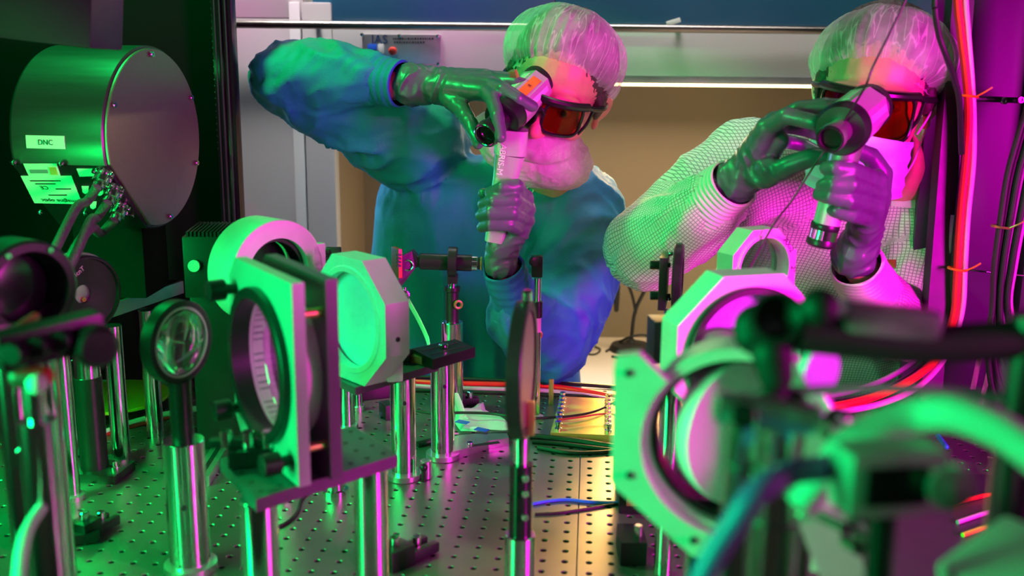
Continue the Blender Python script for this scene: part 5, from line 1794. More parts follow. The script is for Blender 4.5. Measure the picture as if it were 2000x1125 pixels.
# slim tall post D
FD = Z(1046, 818, ZT)
Yd = FD.y
t = thing('tall_post', 'slim tall chrome post with a black clamp on top, in front of the blue sleeve', 'post', FD)
zt_, za, zb_, zc_ = P(1048, 543, Yd).z, P(1048, 590, Yd).z, P(1048, 620, Yd).z, P(1048, 648, Yd).z
MB().cyl((FD.x, Yd, ZT), (FD.x, Yd, zc_), .0064, n=32).build('post_holder', M['chrome'], t)
MB().cyl((FD.x, Yd, zc_), (FD.x, Yd, za), .0062, n=32).build('dark_sleeve', M['cable_mag'], t)
MB().cyl((FD.x, Yd, za - .002), (FD.x, Yd, zt_), .0056, n=32).build('post', M['chrome'], t)
MB().cyl((FD.x, Yd, zb_), (FD.x, Yd, za + .002), .0082, n=32, ch=.001).build('collar', M['black'], t)
c = P(1049, 520, Yd)
MB().box(c, (.017, .014, .033), None, .002).build('clamp', M['black'], t)
MB().lathe([(.006, 0), (.008, .002), (.008, .009), (.006, .010)], c + Vector((-.006, -.006, .009)), (.4, -1, 0), 20).build('knob', M['black'], t)
MB().torus((FD.x + .001, Yd, P(1048, 620, Yd).z - .028), (0.2, -1, .1), .007, .0014, 20, 8).build('brass_ring', M['brass'], t)
MB().lathe([(.0125, 0), (.0125, .005), (.007, .008)], FD, UPZ, 32).build('base', M['brushed'], t)

# edge-on optic in front
Yo = .93
c = P(1020, 722, Yo)
zz = lambda py, px=1020: P(px, py, Yo).z
t = thing('edge_on_mirror', 'blurred black mirror mount seen edge-on in the middle foreground', 'mirror', Vector((c.x, Yo, ZT)))
ax = nrm(82)
ro = (zz(600) - zz(860)) / 2
MB().ring(c, ax, ro, ro - .010, .014).build('ring', M['black'], t)
MB().lathe([(.001, -.0055), (ro - .011, -.0055), (ro - .011, .0055), (0, .0055)], c, ax, 56).build('mirror', M['diskgrey'], t)
MB().lathe([(.004, 0), (.0055, .002), (.0055, .010), (.004, .012)], c + Vector((.004, 0, ro)), UPZ, 20).build('top_knob', M['chrome'], t)
MB().box((c.x + .009, Yo - .002, zz(815)), (.008, .010, .034), None, .002).build('amber_clip', M['brass'], t)
MB().cyl((c.x, Yo, zz(1042)), (c.x, Yo, zz(845)), .0080, n=32).build('post', M['chrome'], t)
MB().cyl((c.x, Yo, zz(1045)), (c.x, Yo, zz(905)), .0115, n=32).build('collar', M['blackgloss'], t)
for py in (925, 955, 1000):
    s_ = MB(); hexscrew(s_, (c.x + .004, Yo - .011, zz(py)), (0.2, -1, 0), .0038, .004); s_.build('screw', M['chrome'], t)
MB().cyl((c.x, Yo, ZT), (c.x, Yo, zz(1042)), .0155, n=48, ch=.001).build('post_holder', M['chrome'], t)

# arc-shaped slotted base
pa = [Z(870, 902, ZT), Z(915, 890, ZT), Z(955, 876, ZT), Z(994, 870, ZT), Z(990, 861, ZT), Z(945, 861, ZT), Z(900, 864, ZT), Z(868, 872, ZT)]
mb = MB(); n = len(pa)
mb.v = [tuple(p + UPZ * .012) for p in pa] + [tuple(p + UPZ * .0) for p in pa]
mb.f = [tuple(range(n)), tuple(range(2 * n - 1, n - 1, -1))] + [(i, i + n, (i + 1) % n + n, (i + 1) % n) for i in range(n)]
t = thing('curved_fork', 'curved steel slotted fork clamped beside the second chrome post', 'base', sum(pa, Vector()) / n)
mb.build('base', M['brushed'], t, smooth=False)
a, b_ = Z(915, 872, ZT + .012), Z(975, 864, ZT + .012)
MB().box((a + b_) / 2 + UPZ * .0004, ((b_ - a).length, .008, .0006), Rz(math.atan2((b_ - a).y, (b_ - a).x))).build('slot', M['ink'], t)
k = MB(); q = Z(918, 871, ZT + .012); hexscrew(k, q, UPZ, .005, .006); k.build('screw', M['chrome'], t)

# plate with two rows of connectors, warm reflection painted gold
pg = [Z(1075, 845, ZT + .012), Z(1200, 850, ZT + .012), Z(1196, 779, ZT + .012), Z(1095, 774, ZT + .012)]
t = thing('gold_plate', 'gold coloured plate with two rows of round connectors near the back edge', 'plate', sum(pg, Vector()) / 4 - UPZ * .012)
mb = MB()
mb.v = [tuple(p) for p in pg] + [tuple(p - UPZ * .012) for p in pg]
mb.f = [(0, 1, 2, 3), (7, 6, 5, 4), (0, 4, 5, 1), (1, 5, 6, 2), (2, 6, 7, 3), (3, 7, 4, 0)]
mb.build('plate', M['gold'], t, smooth=False)
for (e0_, e1_) in ((Z(1090, 840, ZT + .012), Z(1099, 782, ZT + .012)), (Z(1188, 844, ZT + .012), Z(1187, 786, ZT + .012))):
    for k in range(8):
        q = e0_.lerp(e1_, k / 7)
        mb = MB(); mb.lathe([(.0055, 0), (.0055, .004), (.0035, .005), (.0035, .010), (.0048, .011), (.0048, .014), (.002, .014), (.002, .009), (0, .009)], q, UPZ, 18)
        mb.build('connector', M['chrome'], t)
q = Z(1076, 790, ZT)
single(MB().box(q + UPZ * .022, (.008, .004, .044), None, .001), 'amber_strip', M['brass'], 'thin amber strip standing behind the gold plate', 'strip')
# torn wrapper
def wrapper(pix, label, m_, zz=.004, seed=1):
    rnd = random.Random(seed)
    pts = [Z(x, y, ZT) for x, y in pix]
    c = sum(pts, Vector()) / len(pts)
    vs, fs = [], []
    rings = 6
    n = len(pts) * 4
    outer = []
    for i in range(len(pts)):
        a, b_ = pts[i], pts[(i + 1) % len(pts)]
        for k in range(4):
            outer.append(a.lerp(b_, k / 4))
    for j in range(rings + 1):
        for p in outer:
            w_ = c.lerp(p, (j + .02) / (rings + .02))
            h_ = .0015 + zz * (0.5 + .5 * noise3([[w_.x * 60, w_.y * 45, seed]])[0]) * (1 if j < rings else .4)
            vs.append((w_.x, w_.y, ZT + h_))
    for j in range(rings):
        for i in range(n):
            fs.append((j * n + i, j * n + (i + 1) % n, (j + 1) * n + (i + 1) % n, (j + 1) * n + i))
    fs.append(tuple(range(n)))
    mb = MB(); mb.v = vs; mb.f = fs
    return single(mb, 'torn_wrapper', m_, label, 'wrapper', ang=15)
wrapper([(890, 812), (925, 800), (944, 790), (948, 804), (975, 816), (1000, 838), (992, 846), (955, 842), (930, 850), (900, 848), (888, 830)], 'crumpled pale plastic wrapper with blue marks on the table', M['paper'], .012, 2)
for k, pix in enumerate([[(892, 822), (902, 815), (914, 826), (905, 834)], [(930, 836), (940, 831), (952, 842), (940, 847)]]):
    q = sum([Z(x, y, ZT + .016) for x, y in pix], Vector()) / 4
    single(MB().box(q, (.020, .012, .001), Rz(-.5)), 'blue_sticker', M['blue'], ['blue square sticker on the left of the crumpled wrapper', 'blue square sticker on the middle of the crumpled wrapper'][k], 'sticker')

# cables on the table
def tcable(pix, r, m_, label, name='cable', h=None):
    h = h if h is not None else r
    return single(MB().tube([Z(x, y, ZT + h) for x, y in pix], r, 10, 6), name, m_, label, 'cable')
tcable([(640, 752), (760, 744), (860, 748), (960, 750), (1060, 753), (1150, 765), (1235, 780), (1330, 792)], .0045, M['red'], 'red cable running along the back edge of the table')
tcable([(640, 760), (760, 752), (860, 757), (960, 760), (1060, 763), (1150, 773), (1235, 788), (1330, 800)], .004, M['cable_mag'], 'pinkish cable right in front of the red one at the back edge')
tcable([(640, 745), (800, 737), (900, 740), (1000, 744), (1100, 749), (1200, 756), (1300, 766)], .0035, M['rubber'], 'black cable behind the red one at the back edge')
tcable([(700, 762), (800, 762), (900, 765), (1000, 768), (1100, 772), (1160, 776), (1235, 793)], .0032, M['rubber'], 'thin black cable lying in front of the pinkish one')
tcable([(815, 868), (860, 858), (930, 852), (1010, 850), (1080, 856), (1140, 863), (1205, 873), (1260, 880)], .0045, M['rubber'], 'thick black cable behind the curved steel fork')
tcable([(1040, 862), (1090, 866), (1140, 872), (1205, 880), (1260, 886)], .0032, M['rubber'], 'thin black cable below the gold plate')
tcable([(1050, 874), (1110, 884), (1160, 884), (1215, 880)], .003, M['rubber'], 'black cable with a slight sag below the gold plate')
tcable([(800, 800), (850, 808), (900, 806), (960, 808), (1020, 817), (1080, 815), (1120, 812), (1170, 800), (1230, 768)], .0022, M['rubber'], 'thin black wire crossing the gold plate', h=.020)
tcable([(1090, 820), (1130, 815), (1180, 808), (1215, 812)], .0016, M['redbox'], 'thin dark red wire crossing the gold plate', h=.024)
tcable([(1040, 984), (1075, 978), (1110, 976), (1150, 980), (1212, 982)], .0022, M['blue'], 'thin blue and white cable on the bare right breadboard')
tcable([(1045, 1004), (1085, 1002), (1130, 996), (1180, 988), (1212, 983)], .0018, M['rubber'], 'thin black wire just below the blue one')
tcable([(535, 1032), (560, 1020), (580, 1000), (588, 975), (600, 960)], .002, M['rubber'], 'thin black wire under the square platform')
# screws and bits under the stepped bar
q = Z(730, 775, ZT)
t = thing('mounting_bracket', 'black bracket with pink screws under the dark stepped bar', 'bracket', q)
MB().box(q + UPZ * .012, (.05, .03, .024), Rz(.4), .003).build('block', M['black'], t)
for dx in (-.014, .012):
    k = MB(); hexscrew(k, q + Vector((dx, -.006, .024)), UPZ, .005, .009); k.build('screw', M['chrome'], t)
for (px, py, lb) in ((678, 838, 'short chrome post behind the platform, under the frosted mirror'), (700, 800, 'thin chrome post right behind the short one under the frosted mirror')):
    q = Z(px, py, ZT)
    t = thing('table_post', lb, 'post', q)
    post(t, q.x, q.y, ZT, zb - .011, .012 if px < 690 else .007, base=(.017 if px < 690 else .011, .008))
q = Z(756, 815, ZT)
single(MB().box(q + UPZ * .012, (.016, .03, .024), Rz(.5), .002), 'small_block', M['black'], 'small dark block left of the first chrome post', 'block')
# chrome fittings seen beneath the square platform
q = Z(655, 962, ZT)
t = thing('chrome_fitting', 'stubby chrome fitting seen under the square platform', 'fitting', q)
MB().lathe([(.017, 0), (.017, .006), (.013, .007), (.013, .028), (.010, .030), (.010, .045)], q, UPZ, 36).build('body', M['chrome'], t)
MB().cyl(q + Vector((0, 0, .03)), q + Vector((0, 0, .036)), .0145, n=32, ch=.001).build('nut', M['black'], t)

# stand on the recess counter
zc = ZC
q = Z(1232, 684, zc)
t = thing('desk_stand', 'black stand with a heavy round base and crossed arms on the bench counter', 'stand', q)
MB().lathe([(.055, 0), (.056, .004), (.050, .016), (.012, .022), (.008, .03)], q, UPZ, 40).build('base', M['rubber'], t)
yq = q.y
MB().tube([q + UPZ * .02, P(1240, 610, yq), P(1262, 560, yq), P(1285, 500, yq)], .005, 10, 6).build('arm', M['rubber'], t)
MB().tube([P(1242, 612, yq), P(1234, 575, yq), P(1215, 525, yq)], .004, 10, 6).build('arm', M['rubber'], t)
MB().cap(P(1204, 560, yq), P(1204, 605, yq), .010, .006).build('handset', M['rubber'], t)
single(MB().tube([Z(1140, 690, zc + .004), P(1165, 668, yq), P(1168, 615, yq), P(1185, 585, yq), P(1212, 568, yq)], .003, 10, 6), 'cable', M['cable_grey'], 'grey cable rising beside the black desk stand', 'cable')
single(MB().tube([Z(1184, 686, zc + .003), Z(1200, 676, zc + .003), P(1225, 660, yq - .02), P(1262, 655, yq - .02), Z(1285, 680, zc + .003), Z(1250, 704, zc + .003), Z(1195, 696, zc + .003)], .003, 8, 6), 'cable', M['rubber'], 'black cable coiled around the foot of the desk stand', 'cable')
single(MB().tube([Z(1120, 672, zc + .003), Z(1150, 674, zc + .003), Z(1172, 682, zc + .003), Z(1160, 692, zc + .003), Z(1132, 688, zc + .003)], .0022, 8, 6), 'cable', M['rubber'], 'thin black cable loop on the counter right of the blue gown', 'cable')
# ------------------------------------------------------------------ right side
# octagonal mount with writing
c = P(1490, 525, 1.22)
ax = nrm(28)
Rb = basis(ax)
k_ = S(1490, 525, 1.22)
ro = 84 * k_
t = thing('octagonal_mount', 'pink lit octagonal mount with handwritten marks, below the silver viewer', 'mount', Vector((c.x, c.y, ZT)))
MB().plate(octo(ro), .030, TM(c - ax * .014, Rb), ro * .74).build('frame', M['alu'], t, ang=20)
MB().ring(c + ax * .001, ax, ro * .80, ro * .735, .006).build('retaining_ring', M['alu'], t)
for k, (s_, an) in enumerate((('AX-2', 38), ('2"', -4))):
    a = math.radians(an)
    text(s_, .010, TM(c + Rb @ Vector((ro * .85 * math.cos(a), ro * .85 * math.sin(a), .0045)), Rb @ Rz(a - PI / 2)), M['ink'], t)
MB().lathe([(.001, 0), (ro * .73, 0), (ro * .73, .006), (0, .006)], c - ax * .024, ax, 56).build('glass', M['lens'], t)
MB().box(c + Rb @ Vector((ro * .98, -.004, -.012)), (.006, .05, .022), Rb, .001).build('side_plate', M['alu'], t)
post(t, c.x, c.y, ZT, c.z - ro * .9, .0125)

# kinematic mount seen edge-on
Yk = 1.27
c = P(1318, 540, Yk)
t = thing('kinematic_mount', 'small black mirror mount with two knobs, seen edge-on by the white sleeve', 'mount', Vector((c.x, Yk, ZT)))
ax = nrm(78)
hk = P(1318, 475, Yk).z - P(1318, 605, Yk).z
MB().box(c - ax * .014 + Vector((0, 0, -.006)), (hk * .62, hk * .78, .010), basis(ax), .0015).build('rear_plate', M['black'], t)
MB().lathe([(hk * .30, 0), (hk * .48, 0), (hk * .50, .002), (hk * .50, .010), (hk * .47, .012), (hk * .30, .012)], c - ax * .002, ax, 48, True).build('front_ring', M['black'], t)
MB().lathe([(.001, .001), (hk * .31, .001), (hk * .31, .008), (0, .008)], c, ax, 40).build('mirror', M['diskgrey'], t)
for (py, zz_) in ((518, .02), (578, -.02)):
    q = P(1300, py, Yk)
    mb = MB(); mb.cyl(q + Vector((.006, 0, 0)), q + Vector((-.006, .0, 0)), .0032, n=16); mb.lathe([(.005, .006), (.006, .007), (.006, .019), (.0055, .020)], q, (-1, .05, 0), 20)
    mb.build('knob', M['black'], t)
for dz in (-.03, .03):
    s_ = MB(); s_.sphere(c - ax * .007 + Vector((0, 0, dz)), .0035); s_.build('ball', M['chrome'], t)
q = P(1306, 610, Yk)
MB().cyl((q.x, Yk, ZT), (q.x, Yk, q.z + .004), .0062, n=28).build('post', M['chrome'], t)

# magenta octagonal mount with glass, further back
c = P(1462, 690, .92)
ax = nrm(16)
Rb = basis(ax)
k_ = S(1462, 690, .92)
ro = 168 * k_
t = thing('octagonal_mount', 'large octagonal ring mount, its rim lit magenta, right of the desk stand', 'mount', Vector((c.x, c.y, ZT)))
MB().plate(octo(ro), .035, TM(c - ax * .016, Rb), ro * .78).build('frame', M['alu'], t, ang=20)
MB().ring(c + ax * .002, ax, ro * .80, ro * .72, .012).build('retaining_ring', M['black'], t)
MB().lathe([(.001, 0), (ro * .76, 0), (ro * .76, .008), (0, .008)], c - ax * .03, ax, 64).build('mirror', M['frost'], t)
MB().box((c.x, c.y + .012, c.z - ro - .004), (.05, .035, .012), None, .002).build('foot', M['black'], t)
post(t, c.x, c.y + .012, ZT, c.z - ro - .008, .0165)
# dark upright block left of it
a, b_ = P(1276, 630, .98), P(1328, 712, .98)
t = thing('clamp_block', 'dark upright block with a warm lit top beside the magenta mount', 'block', Vector(((a.x + b_.x) / 2, 1.0, ZT)))
MB().box(((a.x + b_.x) / 2, 1.0, (a.z + b_.z) / 2), (b_.x - a.x, .035, a.z - b_.z), Rz(.1), .002).build('block', M['black'], t)
MB().box(((a.x + b_.x) / 2 + .002, .982, (a.z + b_.z) / 2), (.006, .004, a.z - b_.z - .004), Rz(.1), .0006).build('groove_strip', M['grayplate'], t)
post(t, (a.x + b_.x) / 2 + .01, 1.0, ZT, b_.z, .010)

# foreground mirror mount
Yf = .62
c = P(1440, 862, Yf)
ax = nrm(-14)
ax2 = nrm(24)
Rb = basis(ax)
k_ = S(1440, 862, Yf)
rd = 158 * k_
t = thing('mirror_mount', 'big mirror mount in the right foreground, its plate lit bright green', 'mount', Vector((c.x, c.y, ZT - .02)))
w2, h2_ = rd * 1.52, rd * 1.10
poly = [(-w2, -h2_ * .55), (-w2 * .30, -h2_ * 1.33), (w2 * .75, -h2_ * 1.33), (w2, -h2_ * .6), (w2, h2_ * .6), (w2 * .5, h2_ * 1.12), (-w2 * .80, h2_ * 1.0), (-w2, h2_ * .95)]
mb = MB()
N_ = 60
for i in range(N_ + 1):
    a_ = math.radians(138 + (345 - 138) * i / N_)
    dx_, dy_ = math.cos(a_), math.sin(a_)
    best = None
    for j in range(len(poly)):
        x0, y0 = poly[j]; x1, y1 = poly[(j + 1) % len(poly)]
        ex_, ey_ = x1 - x0, y1 - y0
        den = dx_ * ey_ - dy_ * ex_
        if abs(den) > 1e-9:
            tt, qq = (x0 * ey_ - y0 * ex_) / den, (x0 * dy_ - y0 * dx_) / den
            if tt > 0 and -1e-4 <= qq <= 1.0001 and (best is None or tt < best):
                best = tt
    for rr in (rd * 1.16, best):
        for zz_ in (.016, .004):
            mb.v.append(tuple(c + Rb @ Vector((rr * dx_, rr * dy_, zz_))))
for i in range(N_):
    k = i * 4
    mb.f += [(k, k + 2, k + 6, k + 4), (k + 1, k + 5, k + 7, k + 3), (k + 2, k + 3, k + 7, k + 6), (k, k + 4, k + 5, k + 1)]
mb.f += [(0, 1, 3, 2), (N_ * 4, N_ * 4 + 2, N_ * 4 + 3, N_ * 4 + 1)]
mb.build('front_plate', M['alu'], t, ang=25)
MB().ring(c - ax * .010, ax, rd * 1.22, rd * 1.075, .034).build('cell', M['alu'], t)
MB().ring(c - ax * .012, ax, rd * 1.075, rd * 1.0, .020).build('gap_ring', M['blackgloss'], t)
MB().lathe([(.001, 0), (rd * 1.0, 0), (rd * 1.005, .001), (rd * 1.005, .014), (rd * .995, .016), (0, .016)], c - ax * .034, ax2, 80).build('mirror', M['mirror_white'], t)
for (u, v) in ((-.88, .78), (-.84, -.42), (-.30, -1.12), (.5, -1.1)):
    q = c + Rb @ Vector((u * w2, v * h2_, .016))
    s_ = MB(); hexscrew(s_, q, ax, .0028, .0015); s_.build('screw', M['grayplate'], t)
pz = (c + Rb @ Vector((0, -h2_ * 1.33, 0))).z
q = c + Rb @ Vector((-w2 * .28, 0, 0))
MB().cyl((q.x, q.y, ZT), (q.x, q.y, pz + .004), .0075, n=28).build('post', M['chrome'], t)
t['label'] = t['label']

# green front piece with elliptical lens, above the mirror
c = P(1420, 678, .66)
t = thing('lens_cell', 'round lens lying flat in a bright green lit holder above the big mirror', 'lens', Vector((c.x, c.y, ZT)))
axl = Vector((0.10, -.42, 1)).normalized()
rl = 62 * S(1420, 678, .66)
MB().ring(c, axl, rl, rl * .90, .005).build('ring', M['black'], t)
MB().lathe([(.001, -.001), (rl * .90, -.001), (rl * .90, .001), (rl * .5, .003), (0, .004)], c, axl, 48).build('lens', M['alu'], t)
pa = [P(1335, 735, .655), P(1392, 690, .655), P(1420, 712, .65), P(1375, 752, .65)]
mb = MB(); n = 4
mb.v = [tuple(p) for p in pa] + [tuple(p + Vector((0, .012, 0))) for p in pa]
mb.f = [(3, 2, 1, 0), (4, 5, 6, 7), (0, 1, 5, 4), (1, 2, 6, 5), (2, 3, 7, 6), (3, 0, 4, 7)]
mb.build('holder_arm', M['alu'], t, smooth=False)
q = P(1488, 700, .66)
MB().box(P(1485, 735, .66), (.022, .014, .045), None, .003).build('holder_leg', M['alu'], t)
MB().cyl((q.x + .004, .668, ZT), (q.x + .004, .668, P(1485, 760, .66).z), .006, n=24).build('post', M['chrome'], t)

# black lens barrel and its arm, close to the camera
Yl = .50
c = P(1520, 622, Yl)
t = thing('black_lens', 'blurred round black lens barrel on a dark arm from the right', 'lens', Vector((P(2015, 660, Yl).x, .50, ZT)))
ax = Vector((-.25, -.75, .35)).normalized()
r = 54 * S(1520, 622, Yl)
MB().lathe([(r * .7, -.05), (r * .95, -.045), (r, -.02), (r * 1.02, -.002), (r * .96, .004), (r * .80, .004), (r * .76, -.004), (.001, -.008)], c, ax, 56).build('barrel', M['black'], t)
MB().sphere(c + Vector((-.006, .02, -.010)), (r * .9, r * .8, r * .95)).build('housing', M['softblack'], t)
MB().sphere(P(1475, 650, .52), (.012, .012, .012)).build('knob', M['softblack'], t)
MB().sphere(P(1600, 600, .49), (.010, .010, .010)).build('knob', M['softblack'], t)
MB().tube([P(1560, 650, .50), P(1660, 660, .50), P(1800, 672, .50), P(2020, 662, .50)], .0105, 14, 6).build('arm', M['softblack'], t)
MB().box(P(1735, 625, .50), (.050, .020, .016), Ry(.1), .005).build('arm_cover', M['brushed'], t)
MB().cap(P(1508, 690, .50), P(1515, 735, .50), .011, .009).build('stalk', M['softblack'], t)
q = P(2015, 660, .50)
MB().cyl((q.x, .50, ZT), (q.x, .50, q.z + .012), .012, n=32).build('post', M['black'], t)

# foreground chrome posts
for (px, top, Y, r, m_, lb, zbase) in (
        (1452, 805, .44, .0072, 'chrome', 'narrow blurred post in front of the mirror, streaked bright green', ZT),
        (1528, 770, .46, .0120, 'chrome', 'thick blurred post in front of the mirror, streaked magenta', ZT)):
    q = P(px, top, Y)
    t = thing('foreground_post', lb, 'post', (q.x, Y, zbase))
    MB().cyl((q.x, Y, zbase), (q.x, Y, q.z), r, n=48, ch=.0008).build('post', M['chrome'], t)
    for py in (905, 1010):
        z_ = P(px, py, Y).z
        if z_ > zbase + .01:
            MB().cyl((q.x, Y, z_ - .001), (q.x, Y, z_ + .001), r * 1.05, n=48).build('groove_ring', M['grayplate'], t)
    MB().lathe([(r * 1.5, 0), (r * 1.5, .006), (r, .008)], (q.x, Y, zbase), UPZ, 40).build('base', M['brushed'], t)
# clamp joining them
t = thing('post_clamp', 'blurred grey clamp joining the tops of the two foreground posts', 'clamp', P(1500, 830, .45))
MB().box(P(1495, 805, .45), (.050, .016, .014), Ry(.12), .004).build('clamp', M['brushed'], t)
MB().cyl(P(1452, 812, .435), P(1452, 812, .420), .006, n=20, ch=.001).build('screw', M['black'], t)

# green plates behind the foreground posts
def pixplate(name, pix, Y, th, m_, label, cat, dy=0.0, foot=None):
    t = thing(name, label, cat, Vector((P(*foot, Y).x if foot else P(*pix[0], Y).x, Y, ZT)))
    fr = [P(x, y, Y + dy * k) for k, (x, y) in enumerate(pix)]
    n = len(fr)
    mb = MB(); mb.v = [tuple(p) for p in fr] + [tuple(p + Vector((0.2 * th, th, 0))) for p in fr]
    mb.f = [tuple(range(n)), tuple(range(2 * n - 1, n - 1, -1))] + [(i, i + n, (i + 1) % n + n, (i + 1) % n) for i in range(n)]
    mb.build('plate', m_, t, smooth=False)
    if foot:
        q = P(*foot, Y + .02)
        MB().cyl((q.x, Y + .02, ZT), (q.x, Y + .02, q.z), .006, n=24).build('post', M['chrome'], t)
    return t
t0 = pixplate('angled_plate', [(1508, 760), (1545, 700), (1640, 858), (1600, 892), (1560, 898)], .53, .012, M['alu'], 'angled pale plate lit green, right of the magenta streaked post', 'plate', foot=(1580, 880))
t = pixplate('lower_plate', [(1548, 905), (1655, 900), (1668, 1000), (1690, 1125), (1650, 1200), (1600, 1125), (1562, 1030), (1545, 1000)], .50, .012, M['alu'], 'tall pale plate lit green at the bottom right', 'plate')
for (px, py, Y, t) in ((1622, 828, .52, t0), (1662, 1035, .48, t)):
    q = P(px, py, Y)
    mb = MB(); mb.lathe([(.008, 0), (.0105, .002), (.0105, .010), (.008, .013), (0, .014)], q, nrm(30), 28); mb.build('knob', M['chrome'], t)
    MB().cyl(q, q - nrm(30) * .05, .004, n=16).build('shaft', M['chrome'], t)
q = P(1590, 722, .56)
t = thing('small_mirror', 'small oval magenta mirror behind the angled pale plate', 'mirror', Vector((q.x, .56, ZT)))
MB().lathe([(.001, 0), (.014, 0), (.0145, .001), (.0145, .006), (0, .006)], q, nrm(30), 40).build('mirror', M['frost'], t)
MB().cyl((q.x, .565, ZT), (q.x, .565, q.z - .013), .004, n=20).build('post', M['chrome'], t)

# small camera with a dark screen
Yc = .40
a, b_ = P(1655, 888, Yc), P(1850, 1018, Yc)
cc = (a + b_) / 2
t = thing('camera_module', 'pale blurred camera module with a dark square window at the bottom right', 'camera', Vector((cc.x, Yc, b_.z)))
MB().box(cc + Vector((0, .012, 0)), (b_.x - a.x, .022, a.z - b_.z), Rz(.14), .005).build('housing', M['plastic_grey'], t)
a2, b2 = P(1692, 912, Yc), P(1812, 988, Yc)
MB().box((a2 + b2) / 2 + Vector((0, .0005, 0)), (b2.x - a2.x, .003, a2.z - b2.z), Rz(.14), .001).build('window', M['blackgloss'], t)
MB().lathe([(.008, 0), (.010, .002), (.010, .006), (.0, .008)], P(1850, 945, Yc), (0, -1, 0), 28).build('dial', M['brushed'], t)
MB().cyl((cc.x, Yc + .012, ZT), (cc.x, Yc + .012, b_.z + .002), .006, n=24).build('post', M['black'], t)

# pale hose arching to the right, and its purple neighbour
single(MB().tube([P(1560, 985, .44), P(1640, 885, .44), P(1700, 845, .44), P(1780, 815, .44), P(1860, 808, .43), P(1940, 835, .42), P(2010, 880, .41), P(2060, 930, .40)], .0085, 16, 8),
       'hose', M['cable_white'], 'thick pale hose arching across the lower right corner', 'hose')
single(MB().tube([P(1360, 1160, .40), P(1392, 1090, .40), P(1430, 1030, .40), P(1475, 965, .40), P(1540, 925, .41), P(1600, 915, .42), P(1655, 905, .44)], .0058, 14, 8),
       'hose', M['purple'], 'blurred purple hose crossing in front of the foreground posts', 'hose')
single(MB().tube([P(1440, 770, .50), P(1560, 765, .50), P(1700, 758, .50), P(1850, 765, .50), P(2010, 785, .50)], .0028, 10, 8),
       'cable', M['cable_grey'], 'thin grey cable above the pale hose at the right', 'cable')
# pale corner piece bottom right
q = P(1960, 1120, .42)
t = thing('corner_block', 'pale green lit block in the extreme lower right corner', 'block', q)
MB().box(P(1975, 1135, .42), (.05, .04, .03), Rz(.5) @ Ry(-.3), .004).build('block', M['alu'], t)
# dark instrument box on the right breadboard
a = Z(1216, 1010, ZT)
t = thing('black_box', 'black instrument box on the table under the big mirror mount', 'box', a)
mb = MB()
q0, q1 = Z(1214, 1000, ZT), Z(1360, 1000, ZT)
hb = P(1260, 885, q0.y).z - ZT
MB().box(((q0.x + q1.x) / 2 + .01, q0.y + .05, ZT + hb / 2), (q1.x - q0.x + .02, .12, hb), Rz(YAW), .003).build('housing', M['black'], t)
MB().box((q0.x + .012, q0.y - .012, ZT + .02), (.016, .004, .012), Rz(YAW), .001).build('amber_socket', M['brass'], t)
q = Z(1232, 1085, ZT)
t = thing('clamping_fork', 'black clamp at the bottom right of the bare breadboard', 'clamp', q)
MB().box(q + UPZ * .014, (.03, .05, .028), None, .003).build('fork', M['black'], t)
k = MB(); k.cyl(q + Vector((.006, -.01, .028)), q + Vector((.006, -.01, .042)), .005, n=18, ch=.001); k.build('screw', M['chrome'], t)

# dark box added over the table to darken the lower right, under coloured cables
a, b_ = P(1560, 880, .78), P(2120, 1180, .78)
t = thing('dark_tray', 'dark low tray of wiring filling the lower right behind the hose', 'tray', Vector((.525, .97, ZT)))
MB().box((.525, .97, ZT + .02), (.44, .46, .04), Rz(YAW), .004).build('tray', M['rackdark'], t)
for k, (x0, y0, x1, y1, m_, lb) in enumerate(((1880, 1045, 1990, 1010, 'lime', 'yellow'), (1870, 1020, 1985, 985, 'cable_mag', 'pink'), (1900, 1070, 2000, 1030, 'lime', 'yellow'), (1860, 985, 1960, 960, 'red', 'red'))):
    p0, p1 = Z(x0, y0, ZT + .0425), Z(x1, y1, ZT + .0425)
    single(MB().tube([p0, p0.lerp(p1, .5) + Vector((.004, .004, 0)), p1], .0025, 10, 6), 'patch_cable', M[m_],
           lb + [' patch cable on the dark tray, uppermost yellow one', ' patch cable on the dark tray', ' patch cable on the dark tray, the lower of two yellow ones', ' patch cable at the back of the dark tray'][k], 'cable')
q = Z(1838, 868, ZT + .06)
single(MB().cap(Z(1832, 852, ZT + .0436), Z(1848, 873, ZT + .0436), .0036, .0036), 'blue_connector', M['blue'], 'small blue connector above the camera module', 'connector')

# ------------------------------------------------------------------ rack and cable bundles
Yq = 1.42
xa = P(1872, 300, Yq).x
t = thing('equipment_rack', 'tall purple lit rack side at the right edge with cables tied to it', 'rack', (xa + .2, Yq, ZT))
MB().box((xa + .16, Yq + .06, 1.45), (.36, .02, 1.06), Rz(-.15), .002).build('side_panel', M['rack'], t)
a, b_ = P(1960, 300, Yq), P(1975, 300, Yq)
MB().box((a.x + .09, Yq + .02, 1.45), (.07, .03, 1.06), Rz(-.15), .002).build('dark_upright', M['rackdark'], t)
c0, c1 = P(1888, 0, Yq), P(1818, 760, Yq - .04)
for (xx0, xx1, wpx, m_, nm) in ((1864, 1806, .030, 'rackdark', 'front_upright'),):
    p0, p1 = P(xx0 + 15, -60, Yq), P(xx1 + 5, 790, Yq - .05)
    mb = MB()
    vs = []
    for p in (p0, p1):
        for (dx_, dy_) in ((-wpx / 2, -.012), (wpx / 2, -.012), (wpx / 2, .012), (-wpx / 2, .012)):
            vs.append(p + Vector((dx_, dy_, 0)))
    mb.v = [tuple(v) for v in vs]
    mb.f = [(0, 1, 2, 3), (7, 6, 5, 4), (0, 4, 5, 1), (1, 5, 6, 2), (2, 6, 7, 3), (3, 7, 4, 0)]
    mb.build(nm, M[m_], t, smooth=False)
